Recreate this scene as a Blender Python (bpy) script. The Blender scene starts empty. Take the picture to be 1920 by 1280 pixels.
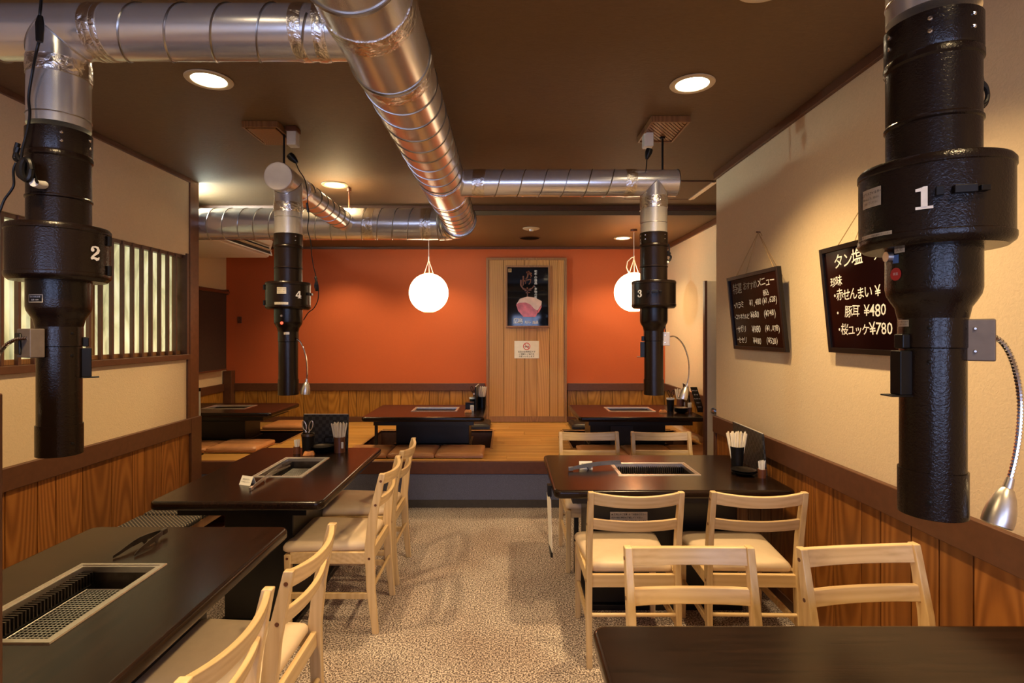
import bpy, math, random
from mathutils import Vector, Matrix, noise
random.seed(7)
C = bpy.context.scene.collection
SC = bpy.context.scene
# ------------------------------------------------------------------ camera, world, lights, exposure
F = 1030.0; VX, VY = 950.0, 624.0; HC = 1.48
def P(px, py, Y):
    return Vector(((px - VX) / F * Y, Y, HC - (py - VY) / F * Y))
cam = bpy.data.objects.new('camera', bpy.data.cameras.new('camera')); C.objects.link(cam)
cam.location = (0, 0, HC); cam.rotation_euler = (math.pi / 2, 0, 0)
cam.data.sensor_width = 36; cam.data.lens = 36 * F / 1920
cam.data.shift_x = (960 - VX) / 1920; cam.data.shift_y = -(640 - VY) / 1920
cam.data.clip_start = 0.05
SC.camera = cam
SC.view_settings.view_transform = 'Standard'; SC.view_settings.look = 'None'
SC.view_settings.gamma = 1; SC.view_settings.use_curve_mapping = False
SC.view_settings.exposure = 0.45
w = bpy.data.worlds.new('world'); SC.world = w; w.use_nodes = True
w.node_tree.nodes['Background'].inputs[0].default_value = (0.5, 0.6, 0.8, 1)
w.node_tree.nodes['Background'].inputs[1].default_value = 0.05
WARM = (1.0, 0.70, 0.35)
def light(name, kind, loc, rot, energy, col, **kw):
    l = bpy.data.lights.new(name, kind); l.energy = energy; l.color = col
    for k, v in kw.items(): setattr(l, k, v)
    o = bpy.data.objects.new(name, l); C.objects.link(o); o.location = loc; o.rotation_euler = rot
    return o
# ceiling downlights: (x, y, ceiling height, energy)
DOWN = [(-1.338, 2.47, 2.62, 110), (0.848, 2.51, 2.62, 110), (0.848, 1.79, 2.62, 90), (-1.32, 4.22, 2.62, 100),
        (1.29, 6.1, 2.535, 70), (-0.80, 6.1, 2.535, 60), (-1.95, 6.1, 2.535, 60), (-1.95, 5.02, 2.535, 50), (-0.92, 0.85, 2.62, 120), (0.848, 0.3, 2.62, 60), (-1.338, -1.0, 2.62, 60), (0.848, -1.2, 2.62, 60)]  # unseen ones behind the duct and at near left are added for brightness
for i, (x, y, z, e) in enumerate(DOWN):
    light('downlight_lamp', 'SPOT', (x, y, z - 0.012), (0, 0, 0), e, WARM, spot_size=math.radians(120), spot_blend=0.65, shadow_soft_size=0.06)
LANT = [(-0.794, 5.6, 1.888), (1.297, 5.6, 1.895)]
for x, y, z in LANT:
    light('lantern_bulb', 'POINT', (x, y, z), (0, 0, 0), 60, (1.0, 0.62, 0.30), shadow_soft_size=0.19)
light('passage_fill_lamp', 'SPOT', (2.05, 4.32, 2.60), (0, 0, 0), 22, WARM, spot_size=math.radians(130), spot_blend=0.8, shadow_soft_size=0.06)  # unseen lamp added to brighten the open door
# fluorescent fitting in the side hall behind the left wall, daylight through the windows behind the viewer
light('hall_tube', 'AREA', (-2.72, 4.27, 2.54), (0, math.radians(-80), 0), 45, (0.84, 1.0, 0.92), shape='RECTANGLE', size=0.14, size_y=0.28)
for wx in (-1.05, 0.95):
    light('window_daylight', 'AREA', (wx, -2.86, 1.45), (math.radians(90), 0, 0), 20, (0.45, 0.56, 1.0), shape='RECTANGLE', size=1.5, size_y=1.1)

# ------------------------------------------------------------------ materials
def nt(name):
    m = bpy.data.materials.new(name); m.use_nodes = True
    n = m.node_tree; b = n.nodes['Principled BSDF']; return m, n, b
def N(n, t, **kw):
    x = n.nodes.new(t)
    for k, v in kw.items():
        if k.startswith('i_'):
            key = k[2:]; key = int(key) if key.isdigit() else key.replace('_', ' ')
            x.inputs[key].default_value = v
        else: setattr(x, k, v)
    return x
def c4(c): return (c[0], c[1], c[2], 1)
def ramp(n, fac, stops):
    r = N(n, 'ShaderNodeValToRGB'); e = r.color_ramp.elements
    while len(e) < len(stops): e.new(0.5)
    for i, (p, c) in enumerate(stops): e[i].position = p; e[i].color = c4(c)
    n.links.new(fac, r.inputs[0]); return r.outputs[0]
def coords(n, scale=(1, 1, 1), rnd=True, rot=(0, 0, 0)):
    tc = N(n, 'ShaderNodeTexCoord'); mp = N(n, 'ShaderNodeMapping')
    mp.inputs['Scale'].default_value = scale; mp.inputs['Rotation'].default_value = rot
    if rnd:
        oi = N(n, 'ShaderNodeObjectInfo'); ad = N(n, 'ShaderNodeVectorMath', operation='ADD')
        mu = N(n, 'ShaderNodeMath', operation='MULTIPLY'); mu.inputs[1].default_value = 17.3
        n.links.new(oi.outputs['Random'], mu.inputs[0])
        n.links.new(tc.outputs['Object'], ad.inputs[0]); n.links.new(mu.outputs[0], ad.inputs[1])
        n.links.new(ad.outputs[0], mp.inputs[0])
    else: n.links.new(tc.outputs['Object'], mp.inputs[0])
    return mp.outputs[0]
def wcoords(n, s, ai):
    # grain centre placed near each board, different for every board
    tc = N(n, 'ShaderNodeTexCoord'); oi = N(n, 'ShaderNodeObjectInfo'); cb = N(n, 'ShaderNodeCombineXYZ')
    for k in range(3):
        a = N(n, 'ShaderNodeMath', operation='MULTIPLY'); a.inputs[1].default_value = (1.0, 7.31, 13.7)[k]; n.links.new(oi.outputs['Random'], a.inputs[0])
        f = N(n, 'ShaderNodeMath', operation='FRACT'); n.links.new(a.outputs[0], f.inputs[0])
        m_ = N(n, 'ShaderNodeMath', operation='MULTIPLY_ADD'); n.links.new(f.outputs[0], m_.inputs[0])
        m_.inputs[1].default_value = 1.5 if k == ai else 0.10; m_.inputs[2].default_value = -1.2 if k == ai else -0.13
        n.links.new(m_.outputs[0], cb.inputs[k])
    ad = N(n, 'ShaderNodeVectorMath', operation='ADD'); n.links.new(tc.outputs['Object'], ad.inputs[0]); n.links.new(cb.outputs[0], ad.inputs[1])
    ml = N(n, 'ShaderNodeVectorMath', operation='MULTIPLY'); ml.inputs[1].default_value = s; n.links.new(ad.outputs[0], ml.inputs[0])
    return ml.outputs[0]
def bump(n, b, h, strength, dist=0.002):
    bp = N(n, 'ShaderNodeBump'); bp.inputs['Strength'].default_value = strength; bp.inputs['Distance'].default_value = dist
    n.links.new(h, bp.inputs['Height']); n.links.new(bp.outputs[0], b.inputs['Normal'])
def plain(name, col, rough=0.5, metal=0.0, var=0.12, scale=30, bmp=0.0, bscale=200, bdist=0.002, coat=0.0, spec=0.5, **kw):
    m, n, b = nt(name); co = coords(n)
    no = N(n, 'ShaderNodeTexNoise'); no.inputs['Scale'].default_value = scale; no.inputs['Detail'].default_value = 3
    n.links.new(co, no.inputs[0])
    lo = [c * (1 - var) for c in col]; hi = [min(1, c * (1 + var)) for c in col]
    n.links.new(ramp(n, no.outputs[0], [(0.3, lo), (0.7, hi)]), b.inputs['Base Color'])
    b.inputs['Roughness'].default_value = rough; b.inputs['Metallic'].default_value = metal
    b.inputs['Coat Weight'].default_value = coat; b.inputs['Specular IOR Level'].default_value = spec
    if bmp:
        n2 = N(n, 'ShaderNodeTexNoise'); n2.inputs['Scale'].default_value = bscale; n2.inputs['Detail'].default_value = 2
        n.links.new(co, n2.inputs[0]); bump(n, b, n2.outputs[0], bmp, bdist)
    for k, v in kw.items(): b.inputs[k.replace('_', ' ')].default_value = v
    return m
def wood(name, lo, mid, hi, axis='Z', period=0.012, rough=0.4, coat=0.0, bmp=0.15, stretch=0.10, dist=2.2, fine=0.5):
    m, n, b = nt(name)
    s = {'X': (stretch, 1, 1), 'Y': (1, stretch, 1), 'Z': (1, 1, stretch)}[axis]
    co = wcoords(n, s, 'XYZ'.index(axis))
    wv = N(n, 'ShaderNodeTexWave', wave_type='RINGS', rings_direction='SPHERICAL')
    wv.inputs['Scale'].default_value = 0.314 / period; wv.inputs['Distortion'].default_value = dist
    wv.inputs['Detail'].default_value = 2; wv.inputs['Detail Scale'].default_value = 1.2
    n.links.new(co, wv.inputs[0])
    no = N(n, 'ShaderNodeTexNoise'); no.inputs['Scale'].default_value = 60; no.inputs['Detail'].default_value = 4
    n.links.new(co, no.inputs[0])
    mx = N(n, 'ShaderNodeMix'); mx.inputs[0].default_value = fine
    n.links.new(wv.outputs['Fac'], mx.inputs[2]); n.links.new(no.outputs[0], mx.inputs[3])
    oi = N(n, 'ShaderNodeObjectInfo')
    c = ramp(n, mx.outputs[0], [(0.15, lo), (0.5, mid), (0.85, hi)])
    hs = N(n, 'ShaderNodeHueSaturation'); mr = N(n, 'ShaderNodeMapRange')
    mr.inputs[3].default_value = 0.86; mr.inputs[4].default_value = 1.12
    n.links.new(oi.outputs['Random'], mr.inputs[0]); n.links.new(mr.outputs[0], hs.inputs['Value']); n.links.new(c, hs.inputs['Color'])
    n.links.new(hs.outputs[0], b.inputs['Base Color'])
    b.inputs['Roughness'].default_value = rough; b.inputs['Coat Weight'].default_value = coat; b.inputs['Coat Roughness'].default_value = 0.15
    bump(n, b, mx.outputs[0], bmp, 0.001); return m
def emit(name, col, s):
    m, n, b = nt(name); b.inputs['Base Color'].default_value = c4(col)
    b.inputs['Emission Color'].default_value = c4(col); b.inputs['Emission Strength'].default_value = s; return m
def plaster(name, col, strength=0.5, scale=55, rough=0.85, stretch=(1, 1, 1), var=0.04):
    m, n, b = nt(name); co = coords(n, stretch, rnd=False)
    no = N(n, 'ShaderNodeTexNoise'); no.inputs['Scale'].default_value = scale; no.inputs['Detail'].default_value = 5; no.inputs['Distortion'].default_value = 1.5
    n.links.new(co, no.inputs[0])
    lo = [c * (1 - var) for c in col]; hi = [min(1, c * (1 + var)) for c in col]
    n.links.new(ramp(n, no.outputs[0], [(0.3, lo), (0.7, hi)]), b.inputs['Base Color'])
    b.inputs['Roughness'].default_value = rough; bump(n, b, no.outputs[0], strength, 0.004); return m

M = {}
M['plaster'] = plaster('cream_plaster', (0.70, 0.54, 0.345), 0.35, 60)
M['orange'] = plaster('orange_paper', (0.54, 0.112, 0.028), 0.15, 120, 0.75)
M['ceiling'] = plaster('brown_ceiling_paper', (0.150, 0.090, 0.043), 0.4, 70, 0.6, (0.35, 1, 1), 0.08)
M['rail'] = plain('brown_paint', (0.105, 0.040, 0.018), 0.42, bmp=0.05)
M['post'] = plain('brown_post_paint', (0.15, 0.060, 0.025), 0.35, var=0.15)
M['board'] = wood('cedar_board', (0.20, 0.066, 0.011), (0.27, 0.093, 0.017), (0.335, 0.125, 0.025), 'Z', 0.017, 0.4, 0.0, 0.04, 0.11, 1.0, 0.35)
M['board_back'] = wood('cedar_board_pale', (0.25, 0.105, 0.013), (0.33, 0.150, 0.022), (0.38, 0.18, 0.030), 'Z', 0.016, 0.42, 0.0, 0.04, 0.14, 1.0, 0.35)
M['panelwood'] = wood('panel_board', (0.42, 0.195, 0.048), (0.50, 0.245, 0.064), (0.55, 0.285, 0.08), 'Z', 0.020, 0.42, 0.0, 0.02, 0.10, 0.8, 0.4)
M['panelframe'] = wood('panel_frame_wood', (0.20, 0.09, 0.03), (0.28, 0.13, 0.045), (0.33, 0.16, 0.06), 'Z', 0.01, 0.4, 0, 0.05)
M['plank'] = wood('golden_plank', (0.38, 0.18, 0.036), (0.48, 0.245, 0.056), (0.54, 0.295, 0.08), 'X', 0.05, 0.33, 0.2, 0.03, 0.06, 1.5, 0.4)
M['nosing'] = plain('red_brown_nosing', (0.12, 0.040, 0.020), 0.4)
M['gap'] = plain('dark_gap', (0.03, 0.014, 0.008), 0.8)
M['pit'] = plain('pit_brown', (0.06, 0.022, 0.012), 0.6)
M['chair'] = wood('pale_beech', (0.52, 0.33, 0.15), (0.66, 0.46, 0.23), (0.74, 0.55, 0.30), 'Z', 0.02, 0.38, 0.1, 0.03, 0.05, 1.5, 0.8)
M['chairx'] = wood('pale_beech_rail', (0.52, 0.33, 0.15), (0.66, 0.46, 0.23), (0.74, 0.55, 0.30), 'X', 0.02, 0.38, 0.1, 0.03, 0.05, 1.5, 0.8)
M['vinyl'] = plain('cream_vinyl', (0.70, 0.54, 0.37), 0.5, var=0.03, bmp=0.15, bscale=400, bdist=0.0006)
M['tan'] = plain('tan_leather', (0.46, 0.20, 0.075), 0.38, var=0.12, scale=9, bmp=0.3, bscale=25, bdist=0.006)
M['blackvinyl'] = plain('black_vinyl', (0.02, 0.014, 0.012), 0.4)
M['blackbox'] = plain('black_powder_coat', (0.006, 0.005, 0.005), 0.35, bmp=0.1)
M['steel'] = plain('brushed_steel', (0.74, 0.69, 0.63), 0.36, 1.0, 0.06, 60)
M['chrome'] = plain('chrome', (0.75, 0.74, 0.74), 0.12, 1.0, 0.02)
M['darksteel'] = plain('sooty_steel', (0.16, 0.13, 0.11), 0.38, 1.0, 0.3, 20)
M['black'] = plain('black_plastic', (0.007, 0.006, 0.006), 0.35, spec=0.25)
M['white'] = plain('white_plastic', (0.72, 0.70, 0.66), 0.4, var=0.03)
M['cream'] = plain('cream_paint', (0.62, 0.52, 0.38), 0.5, var=0.03)
M['paper'] = plain('white_paper', (0.80, 0.76, 0.68), 0.7, var=0.03)
M['chop'] = plain('paper_wrapped_stick', (0.90, 0.80, 0.60), 0.6, var=0.08)
M['pot'] = plain('brown_pot', (0.13, 0.045, 0.022), 0.3)
M['ink'] = plain('dark_ink', (0.02, 0.015, 0.012), 0.7)
M['ivory'] = plain('ivory_print', (0.78, 0.76, 0.74), 0.6)
M['cord'] = plain('straw_cord', (0.42, 0.27, 0.12), 0.8)
M['red'] = plain('red_print', (0.6, 0.03, 0.03), 0.4)
M['orangebtn'] = plain('orange_button', (0.80, 0.32, 0.09), 0.35, var=0.25, scale=60)
M['blue'] = plain('blue_sticker', (0.06, 0.16, 0.45), 0.35)
M['silverlabel'] = plain('silver_label', (0.58, 0.51, 0.38), 0.4, 0.25)
M['chalkface'] = plain('blackboard_face', (0.008, 0.002, 0.002), 0.15, var=0.2, scale=3, spec=0.12)
M['pitfloor'] = plain('charred_pit_floor', (0.004, 0.004, 0.004), 0.9, spec=0.1)
M['boxmetal'] = plain('dull_brown_metal', (0.20, 0.155, 0.12), 0.55, 0.4)
M['netwire'] = plain('bright_net_wire', (0.78, 0.75, 0.70), 0.35, 0.8)
M['chalkframe'] = plain('black_wood_frame', (0.009, 0.006, 0.005), 0.35, spec=0.3)
M['chalk'] = plain('chalk_white', (0.80, 0.78, 0.74), 0.8, var=0.15, scale=80)
M['chalkdim'] = plain('chalk_faded', (0.26, 0.24, 0.22), 0.8, var=0.2, scale=80)
M['posterblack'] = plain('poster_black', (0.005, 0.005, 0.006), 0.05, spec=0.4)
M['meatfat'] = plain('print_fat', (0.75, 0.50, 0.36), 0.2, var=0.12, scale=14)
M['meatred'] = plain('print_meat', (0.62, 0.12, 0.10), 0.2, var=0.3, scale=16)
M['brush'] = plain('print_brush_brown', (0.16, 0.055, 0.02), 0.2)
M['screen'] = plain('brown_screen_cloth', (0.045, 0.022, 0.016), 0.75, bmp=0.2)
M['bulb'] = emit('lamp_disc', (1.0, 0.80, 0.52), 14)
M['lantern'] = emit('paper_lantern_shade', (1.0, 0.74, 0.45), 4.0)
M['tube'] = emit('fluorescent', (0.8, 0.95, 1.0), 6)
M['daylight'] = emit('window_daylight_pane', (0.55, 0.68, 1.0), 3.0)
M['redlamp'] = emit('pilot_lamp', (1.0, 0.10, 0.05), 1.2)
# hammertone
m, n, b = nt('black_hammertone'); co = coords(n)
vo = N(n, 'ShaderNodeTexNoise'); vo.inputs['Scale'].default_value = 210; vo.inputs['Detail'].default_value = 1.0; vo.inputs['Distortion'].default_value = 0.8
n.links.new(co, vo.inputs[0]); b.inputs['Base Color'].default_value = (0.010, 0.0052, 0.0036, 1); b.inputs['Roughness'].default_value = 0.24
b.inputs['Specular IOR Level'].default_value = 0.32
bump(n, b, vo.outputs[0], 0.42, 0.0013); M['hammer'] = m
# galvanised duct
def duct_mat(name, axis):
    m, n, b = nt(name)
    s = {'X': (0.4, 25, 25), 'Y': (25, 0.4, 25), 'Z': (25, 25, 0.4)}[axis]
    co = coords(n, s); no = N(n, 'ShaderNodeTexNoise'); no.inputs['Scale'].default_value = 1.0; no.inputs['Detail'].default_value = 4
    n.links.new(co, no.inputs[0])
    n.links.new(ramp(n, no.outputs[0], [(0.3, (0.72, 0.70, 0.67)), (0.7, (0.82, 0.80, 0.77))]), b.inputs['Base Color'])
    b.inputs['Metallic'].default_value = 0.78; mr = N(n, 'ShaderNodeMapRange'); mr.inputs[3].default_value = 0.20; mr.inputs[4].default_value = 0.30
    n.links.new(no.outputs[0], mr.inputs[0]); n.links.new(mr.outputs[0], b.inputs['Roughness'])
    n2 = N(n, 'ShaderNodeTexNoise'); n2.inputs['Scale'].default_value = 5; co2 = coords(n); n.links.new(co2, n2.inputs[0])
    bump(n, b, n2.outputs[0], 0.10, 0.003); return m
for a in 'XYZ': M['duct' + a] = duct_mat('galvanised_steel_' + a.lower(), a)
M['capmetal'] = plain('matt_zinc_cap', (0.62, 0.55, 0.50), 0.55, 0.7, 0.10, 8)
M['seam'] = plain('duct_seam_metal', (0.38, 0.36, 0.34), 0.3, 1.0)
m, n, b = nt('crinkled_foil'); co = coords(n); vo = N(n, 'ShaderNodeTexNoise'); vo.inputs['Scale'].default_value = 38; vo.inputs['Detail'].default_value = 5; vo.inputs['Distortion'].default_value = 1.2
n.links.new(co, vo.inputs[0]); b.inputs['Base Color'].default_value = (0.80, 0.76, 0.72, 1); b.inputs['Metallic'].default_value = 1; b.inputs['Roughness'].default_value = 0.24
bump(n, b, vo.outputs[0], 0.8, 0.006); M['foil'] = m
# lacquered table wood
def table_mat(name, axis):
    m, n, b = nt(name)
    s = {'X': (3, 60, 60), 'Y': (60, 3, 60)}[axis]
    co = coords(n, s); no = N(n, 'ShaderNodeTexNoise'); no.inputs['Scale'].default_value = 1.6; no.inputs['Detail'].default_value = 6; no.inputs['Distortion'].default_value = 0.6
    n.links.new(co, no.inputs[0])
    n.links.new(ramp(n, no.outputs[0], [(0.3, (0.007, 0.0035, 0.0022)), (0.7, (0.020, 0.009, 0.005))]), b.inputs['Base Color'])
    b.inputs['Roughness'].default_value = 0.22; b.inputs['Specular IOR Level'].default_value = 0.32
    b.inputs['Coat Weight'].default_value = 0.05; b.inputs['Coat Roughness'].default_value = 0.2
    bump(n, b, no.outputs[0], 0.12, 0.001); return m
M['tabX'] = table_mat('dark_lacquered_oak_x', 'X'); M['tabY'] = table_mat('dark_lacquered_oak_y', 'Y')
# carpet
m, n, b = nt('speckled_carpet'); co = coords(n, rnd=False)
a1 = N(n, 'ShaderNodeTexNoise'); a1.inputs['Scale'].default_value = 130; a1.inputs['Detail'].default_value = 3; n.links.new(co, a1.inputs[0])
a2 = N(n, 'ShaderNodeTexNoise'); a2.inputs['Scale'].default_value = 2.2; a2.inputs['Detail'].default_value = 4; n.links.new(co, a2.inputs[0])
c1 = ramp(n, a1.outputs[0], [(0.38, (0.09, 0.062, 0.052)), (0.49, (0.36, 0.28, 0.235)), (0.60, (0.88, 0.78, 0.68))])
c2 = ramp(n, a2.outputs[0], [(0.35, (0.74, 0.66, 0.62)), (0.6, (1, 1, 1))])
mx = N(n, 'ShaderNodeMix', data_type='RGBA', blend_type='MULTIPLY'); mx.inputs[0].default_value = 0.8
n.links.new(c1, mx.inputs[6]); n.links.new(c2, mx.inputs[7]); n.links.new(mx.outputs[2], b.inputs['Base Color'])
b.inputs['Roughness'].default_value = 0.95; bump(n, b, a1.outputs[0], 0.9, 0.008); M['carpet'] = m
M['bluecarpet'] = plain('blue_grey_carpet', (0.13, 0.14, 0.215), 0.95, var=0.35, scale=260, bmp=0.6, bscale=260, bdist=0.004)
M['kick'] = plain('grey_kick_strip', (0.06, 0.052, 0.048), 0.8)
# patterned bench fabric: dark ground with small pale squares
m, n, b = nt('dark_spotted_fabric'); co = coords(n, (1, 1, 1), rnd=False, rot=(0, 0, 0.785))
mp = N(n, 'ShaderNodeVectorMath', operation='SCALE'); mp.inputs['Scale'].default_value = 58; n.links.new(co, mp.inputs[0])
fr = N(n, 'ShaderNodeVectorMath', operation='FRACTION'); n.links.new(mp.outputs[0], fr.inputs[0])
sx = N(n, 'ShaderNodeSeparateXYZ'); n.links.new(fr.outputs[0], sx.inputs[0])
g1 = N(n, 'ShaderNodeMath', operation='LESS_THAN'); g1.inputs[1].default_value = 0.42; n.links.new(sx.outputs[0], g1.inputs[0])
g2 = N(n, 'ShaderNodeMath', operation='LESS_THAN'); g2.inputs[1].default_value = 0.42; n.links.new(sx.outputs[1], g2.inputs[0])
g3 = N(n, 'ShaderNodeMath', operation='MULTIPLY'); n.links.new(g1.outputs[0], g3.inputs[0]); n.links.new(g2.outputs[0], g3.inputs[1])
n.links.new(ramp(n, g3.outputs[0], [(0.2, (0.028, 0.024, 0.022)), (0.8, (0.36, 0.30, 0.22))]), b.inputs['Base Color']); b.inputs['Roughness'].default_value = 0.9; M['fabric'] = m
# checked menu cover
m, n, b = nt('checked_menu_cover'); co = coords(n, rnd=False)
ck = N(n, 'ShaderNodeTexChecker'); ck.inputs['Scale'].default_value = 42; ck.inputs[1].default_value = (0.012, 0.012, 0.013, 1); ck.inputs[2].default_value = (0.045, 0.043, 0.042, 1)
n.links.new(co, ck.inputs[0]); n.links.new(ck.outputs[0], b.inputs['Base Color']); b.inputs['Roughness'].default_value = 0.35; M['check'] = m
# backlit shoji paper
m, n, b = nt('backlit_paper'); co = coords(n, (1, 2.2, 0.8), rnd=False)
no = N(n, 'ShaderNodeTexNoise'); no.inputs['Scale'].default_value = 3.2; no.inputs['Detail'].default_value = 7; no.inputs['Distortion'].default_value = 1.6
n.links.new(co, no.inputs[0]); cc = ramp(n, no.outputs[0], [(0.3, (0.26, 0.24, 0.11)), (0.5, (0.50, 0.47, 0.25)), (0.7, (0.76, 0.73, 0.45))])
n.links.new(cc, b.inputs['Base Color']); n.links.new(cc, b.inputs['Emission Color']); b.inputs['Emission Strength'].default_value = 0.85
b.inputs['Roughness'].default_value = 0.8; M['shoji'] = m

# ------------------------------------------------------------------ mesh builder
ORG = {}
class MB:
    def __init__(s): s.v = []; s.f = []
    def add(s, vs, fs):
        k = len(s.v); s.v += [Vector(p) for p in vs]; s.f += [tuple(i + k for i in f) for f in fs]; return s
    def box(s, x0, x1, y0, y1, z0, z1, mtx=None):
        vs = [Vector(p) for p in ((x0, y0, z0), (x1, y0, z0), (x1, y1, z0), (x0, y1, z0), (x0, y0, z1), (x1, y0, z1), (x1, y1, z1), (x0, y1, z1))]
        if mtx: vs = [mtx @ p for p in vs]
        return s.add(vs, [(0, 3, 2, 1), (4, 5, 6, 7), (0, 1, 5, 4), (1, 2, 6, 5), (2, 3, 7, 6), (3, 0, 4, 7)])
    def hexa(s, bot, top):
        return s.add(list(bot) + list(top), [(0, 3, 2, 1), (4, 5, 6, 7), (0, 1, 5, 4), (1, 2, 6, 5), (2, 3, 7, 6), (3, 0, 4, 7)])
    def beam(s, p0, p1, w, d, up=(0, 0, 1), w1=None, d1=None):
        p0, p1 = Vector(p0), Vector(p1); t = (p1 - p0).normalized(); a = t.cross(Vector(up)).normalized(); c = a.cross(t).normalized()
        w1 = w1 or w; d1 = d1 or d
        q = lambda p, w, d: [p - a * w / 2 - c * d / 2, p + a * w / 2 - c * d / 2, p + a * w / 2 + c * d / 2, p - a * w / 2 + c * d / 2]
        return s.hexa(q(p0, w, d), q(p1, w1, d1))
    def loft(s, loops, caps=True, close=True):
        n = len(loops[0]); vs = [p for l in loops for p in l]; fs = []
        for i in range(len(loops) - 1):
            for j in range(n if close else n - 1):
                k = (j + 1) % n; fs.append((i * n + j, i * n + k, (i + 1) * n + k, (i + 1) * n + j))
        if caps: fs.append(tuple(range(n - 1, -1, -1))); fs.append(tuple((len(loops) - 1) * n + j for j in range(n)))
        return s.add(vs, fs)
    def tube(s, path, r, n=10, caps=True):
        path = [Vector(p) for p in path]; rs = r if isinstance(r, (list, tuple)) else [r] * len(path)
        t = (path[1] - path[0]).normalized(); a = t.orthogonal().normalized(); loops = []
        for i, p in enumerate(path):
            if i == 0: t2 = (path[1] - p)
            elif i == len(path) - 1: t2 = (p - path[i - 1])
            else: t2 = (path[i + 1] - path[i - 1])
            t2 = t2.normalized(); a = (a - t2 * a.dot(t2)).normalized(); c = t2.cross(a)
            loops.append([p + (a * math.cos(2 * math.pi * j / n) + c * math.sin(2 * math.pi * j / n)) * rs[i] for j in range(n)])
        return s.loft(loops, caps)
    def lathe(s, prof, cx=0, cy=0, n=48, caps=True, mtx=None):
        loops = []
        for r, z in prof:
            l = [Vector((cx + r * math.cos(2 * math.pi * j / n), cy + r * math.sin(2 * math.pi * j / n), z)) for j in range(n)]
            if mtx: l = [mtx @ p for p in l]
            loops.append(l)
        return s.loft(loops, caps)
    def prism(s, pts, f0, f1):
        n = len(pts); vs = [f0(p) for p in pts] + [f1(p) for p in pts]
        fs = [tuple(range(n - 1, -1, -1)), tuple(range(n, 2 * n))] + [(i, (i + 1) % n, n + (i + 1) % n, n + i) for i in range(n)]
        return s.add(vs, fs)
    def build(s, name, mat, parent=None, smooth=35, bev=0, seg=2, sub=0, label=None, solid=0):
        o0 = Vector((0, 0, 0))
        if parent is not None:
            p = parent
            while p.parent: p = p.parent
            o0 = ORG.get(p.name, o0)
        me = bpy.data.meshes.new(name); me.from_pydata([tuple(p - o0) for p in s.v], [], s.f); me.validate(); me.update()
        o = bpy.data.objects.new(name, me); C.objects.link(o)
        if parent is not None: o.parent = parent
        me.materials.append(M[mat] if isinstance(mat, str) else mat)
        if smooth and not bev:
            me.polygons.foreach_set('use_smooth', [True] * len(me.polygons)); me.set_sharp_from_angle(angle=math.radians(smooth))
        if solid: m = o.modifiers.new('s', 'SOLIDIFY'); m.thickness = solid; m.offset = 0
        if bev:
            m = o.modifiers.new('b', 'BEVEL'); m.width = bev; m.segments = seg; m.limit_method = 'ANGLE'; m.angle_limit = math.radians(40)
            me.polygons.foreach_set('use_smooth', [True] * len(me.polygons)); m.harden_normals = True
        if sub: m = o.modifiers.new('u', 'SUBSURF'); m.levels = sub; m.render_levels = sub
        if label: o['label'] = label
        return o
def thing(name, label, cat, loc=(0, 0, 0), group=None):
    o = bpy.data.objects.new(name, None); C.objects.link(o); o.location = loc; o.empty_display_size = 0.1
    ORG[o.name] = Vector(loc); o['label'] = label; o['category'] = cat
    if group: o['group'] = group
    return o
def tag(o, label, cat, group=None):
    o['label'] = label; o['category'] = cat
    if group: o['group'] = group
    return o
def struct(o): o['kind'] = 'structure'; return o
def sbox(name, mat, *b, **kw): return struct(MB().box(*b).build(name, mat, **kw))
def copy_tree(o, parent=None):
    c = o.copy(); C.objects.link(c)
    if parent is not None: c.parent = parent
    for ch in list(o.children): copy_tree(ch, c)
    return c

FONT = None
def text_mesh(s, size, bold=0.0, align='CENTER', shear=0.0):
    """verts (x, y) and faces of a word in the default font"""
    cu = bpy.data.curves.new('txt', 'FONT'); cu.body = s; cu.size = size; cu.resolution_u = 2; cu.align_x = align; cu.align_y = 'CENTER'
    cu.offset = bold; cu.shear = shear; cu.fill_mode = 'FRONT'
    ob = bpy.data.objects.new('txt', cu); C.objects.link(ob)
    bpy.context.view_layer.update()
    me = bpy.data.meshes.new_from_object(ob.evaluated_get(bpy.context.evaluated_depsgraph_get()))
    vs = [(v.co.x, v.co.y) for v in me.vertices]; fs = [tuple(p.vertices) for p in me.polygons]
    bpy.data.objects.remove(ob); bpy.data.curves.remove(cu); bpy.data.meshes.remove(me)
    return vs, fs
def put_text(mb, s, size, fn, u=0, v=0, bold=0.0, align='CENTER', shear=0.0, rot=0):
    vs, fs = text_mesh(s, size, bold, align, shear); cr, sr = math.cos(rot), math.sin(rot)
    mb.add([fn(u + x * cr - y * sr, v + x * sr + y * cr) for x, y in vs], fs)
def ribbon(mb, pts, ws, fn):
    """flat variable-width stroke in (u, v)"""
    pts = [Vector(p) for p in pts]; L = []; R = []
    for i, p in enumerate(pts):
        a = pts[max(0, i - 1)]; b_ = pts[min(len(pts) - 1, i + 1)]; t = (b_ - a).normalized(); nn = Vector((-t.y, t.x))
        w_ = ws[i] if isinstance(ws, (list, tuple)) else ws
        L.append(p + nn * w_ / 2); R.append(p - nn * w_ / 2)
    n = len(pts); mb.add([fn(p.x, p.y) for p in L + R], [(i, i + 1, n + i + 1, n + i) for i in range(n - 1)])
def disc2(mb, u, v, r, fn, n=20):
    mb.add([fn(u + r * math.cos(2 * math.pi * i / n), v + r * math.sin(2 * math.pi * i / n)) for i in range(n)], [tuple(range(n))])
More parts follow.
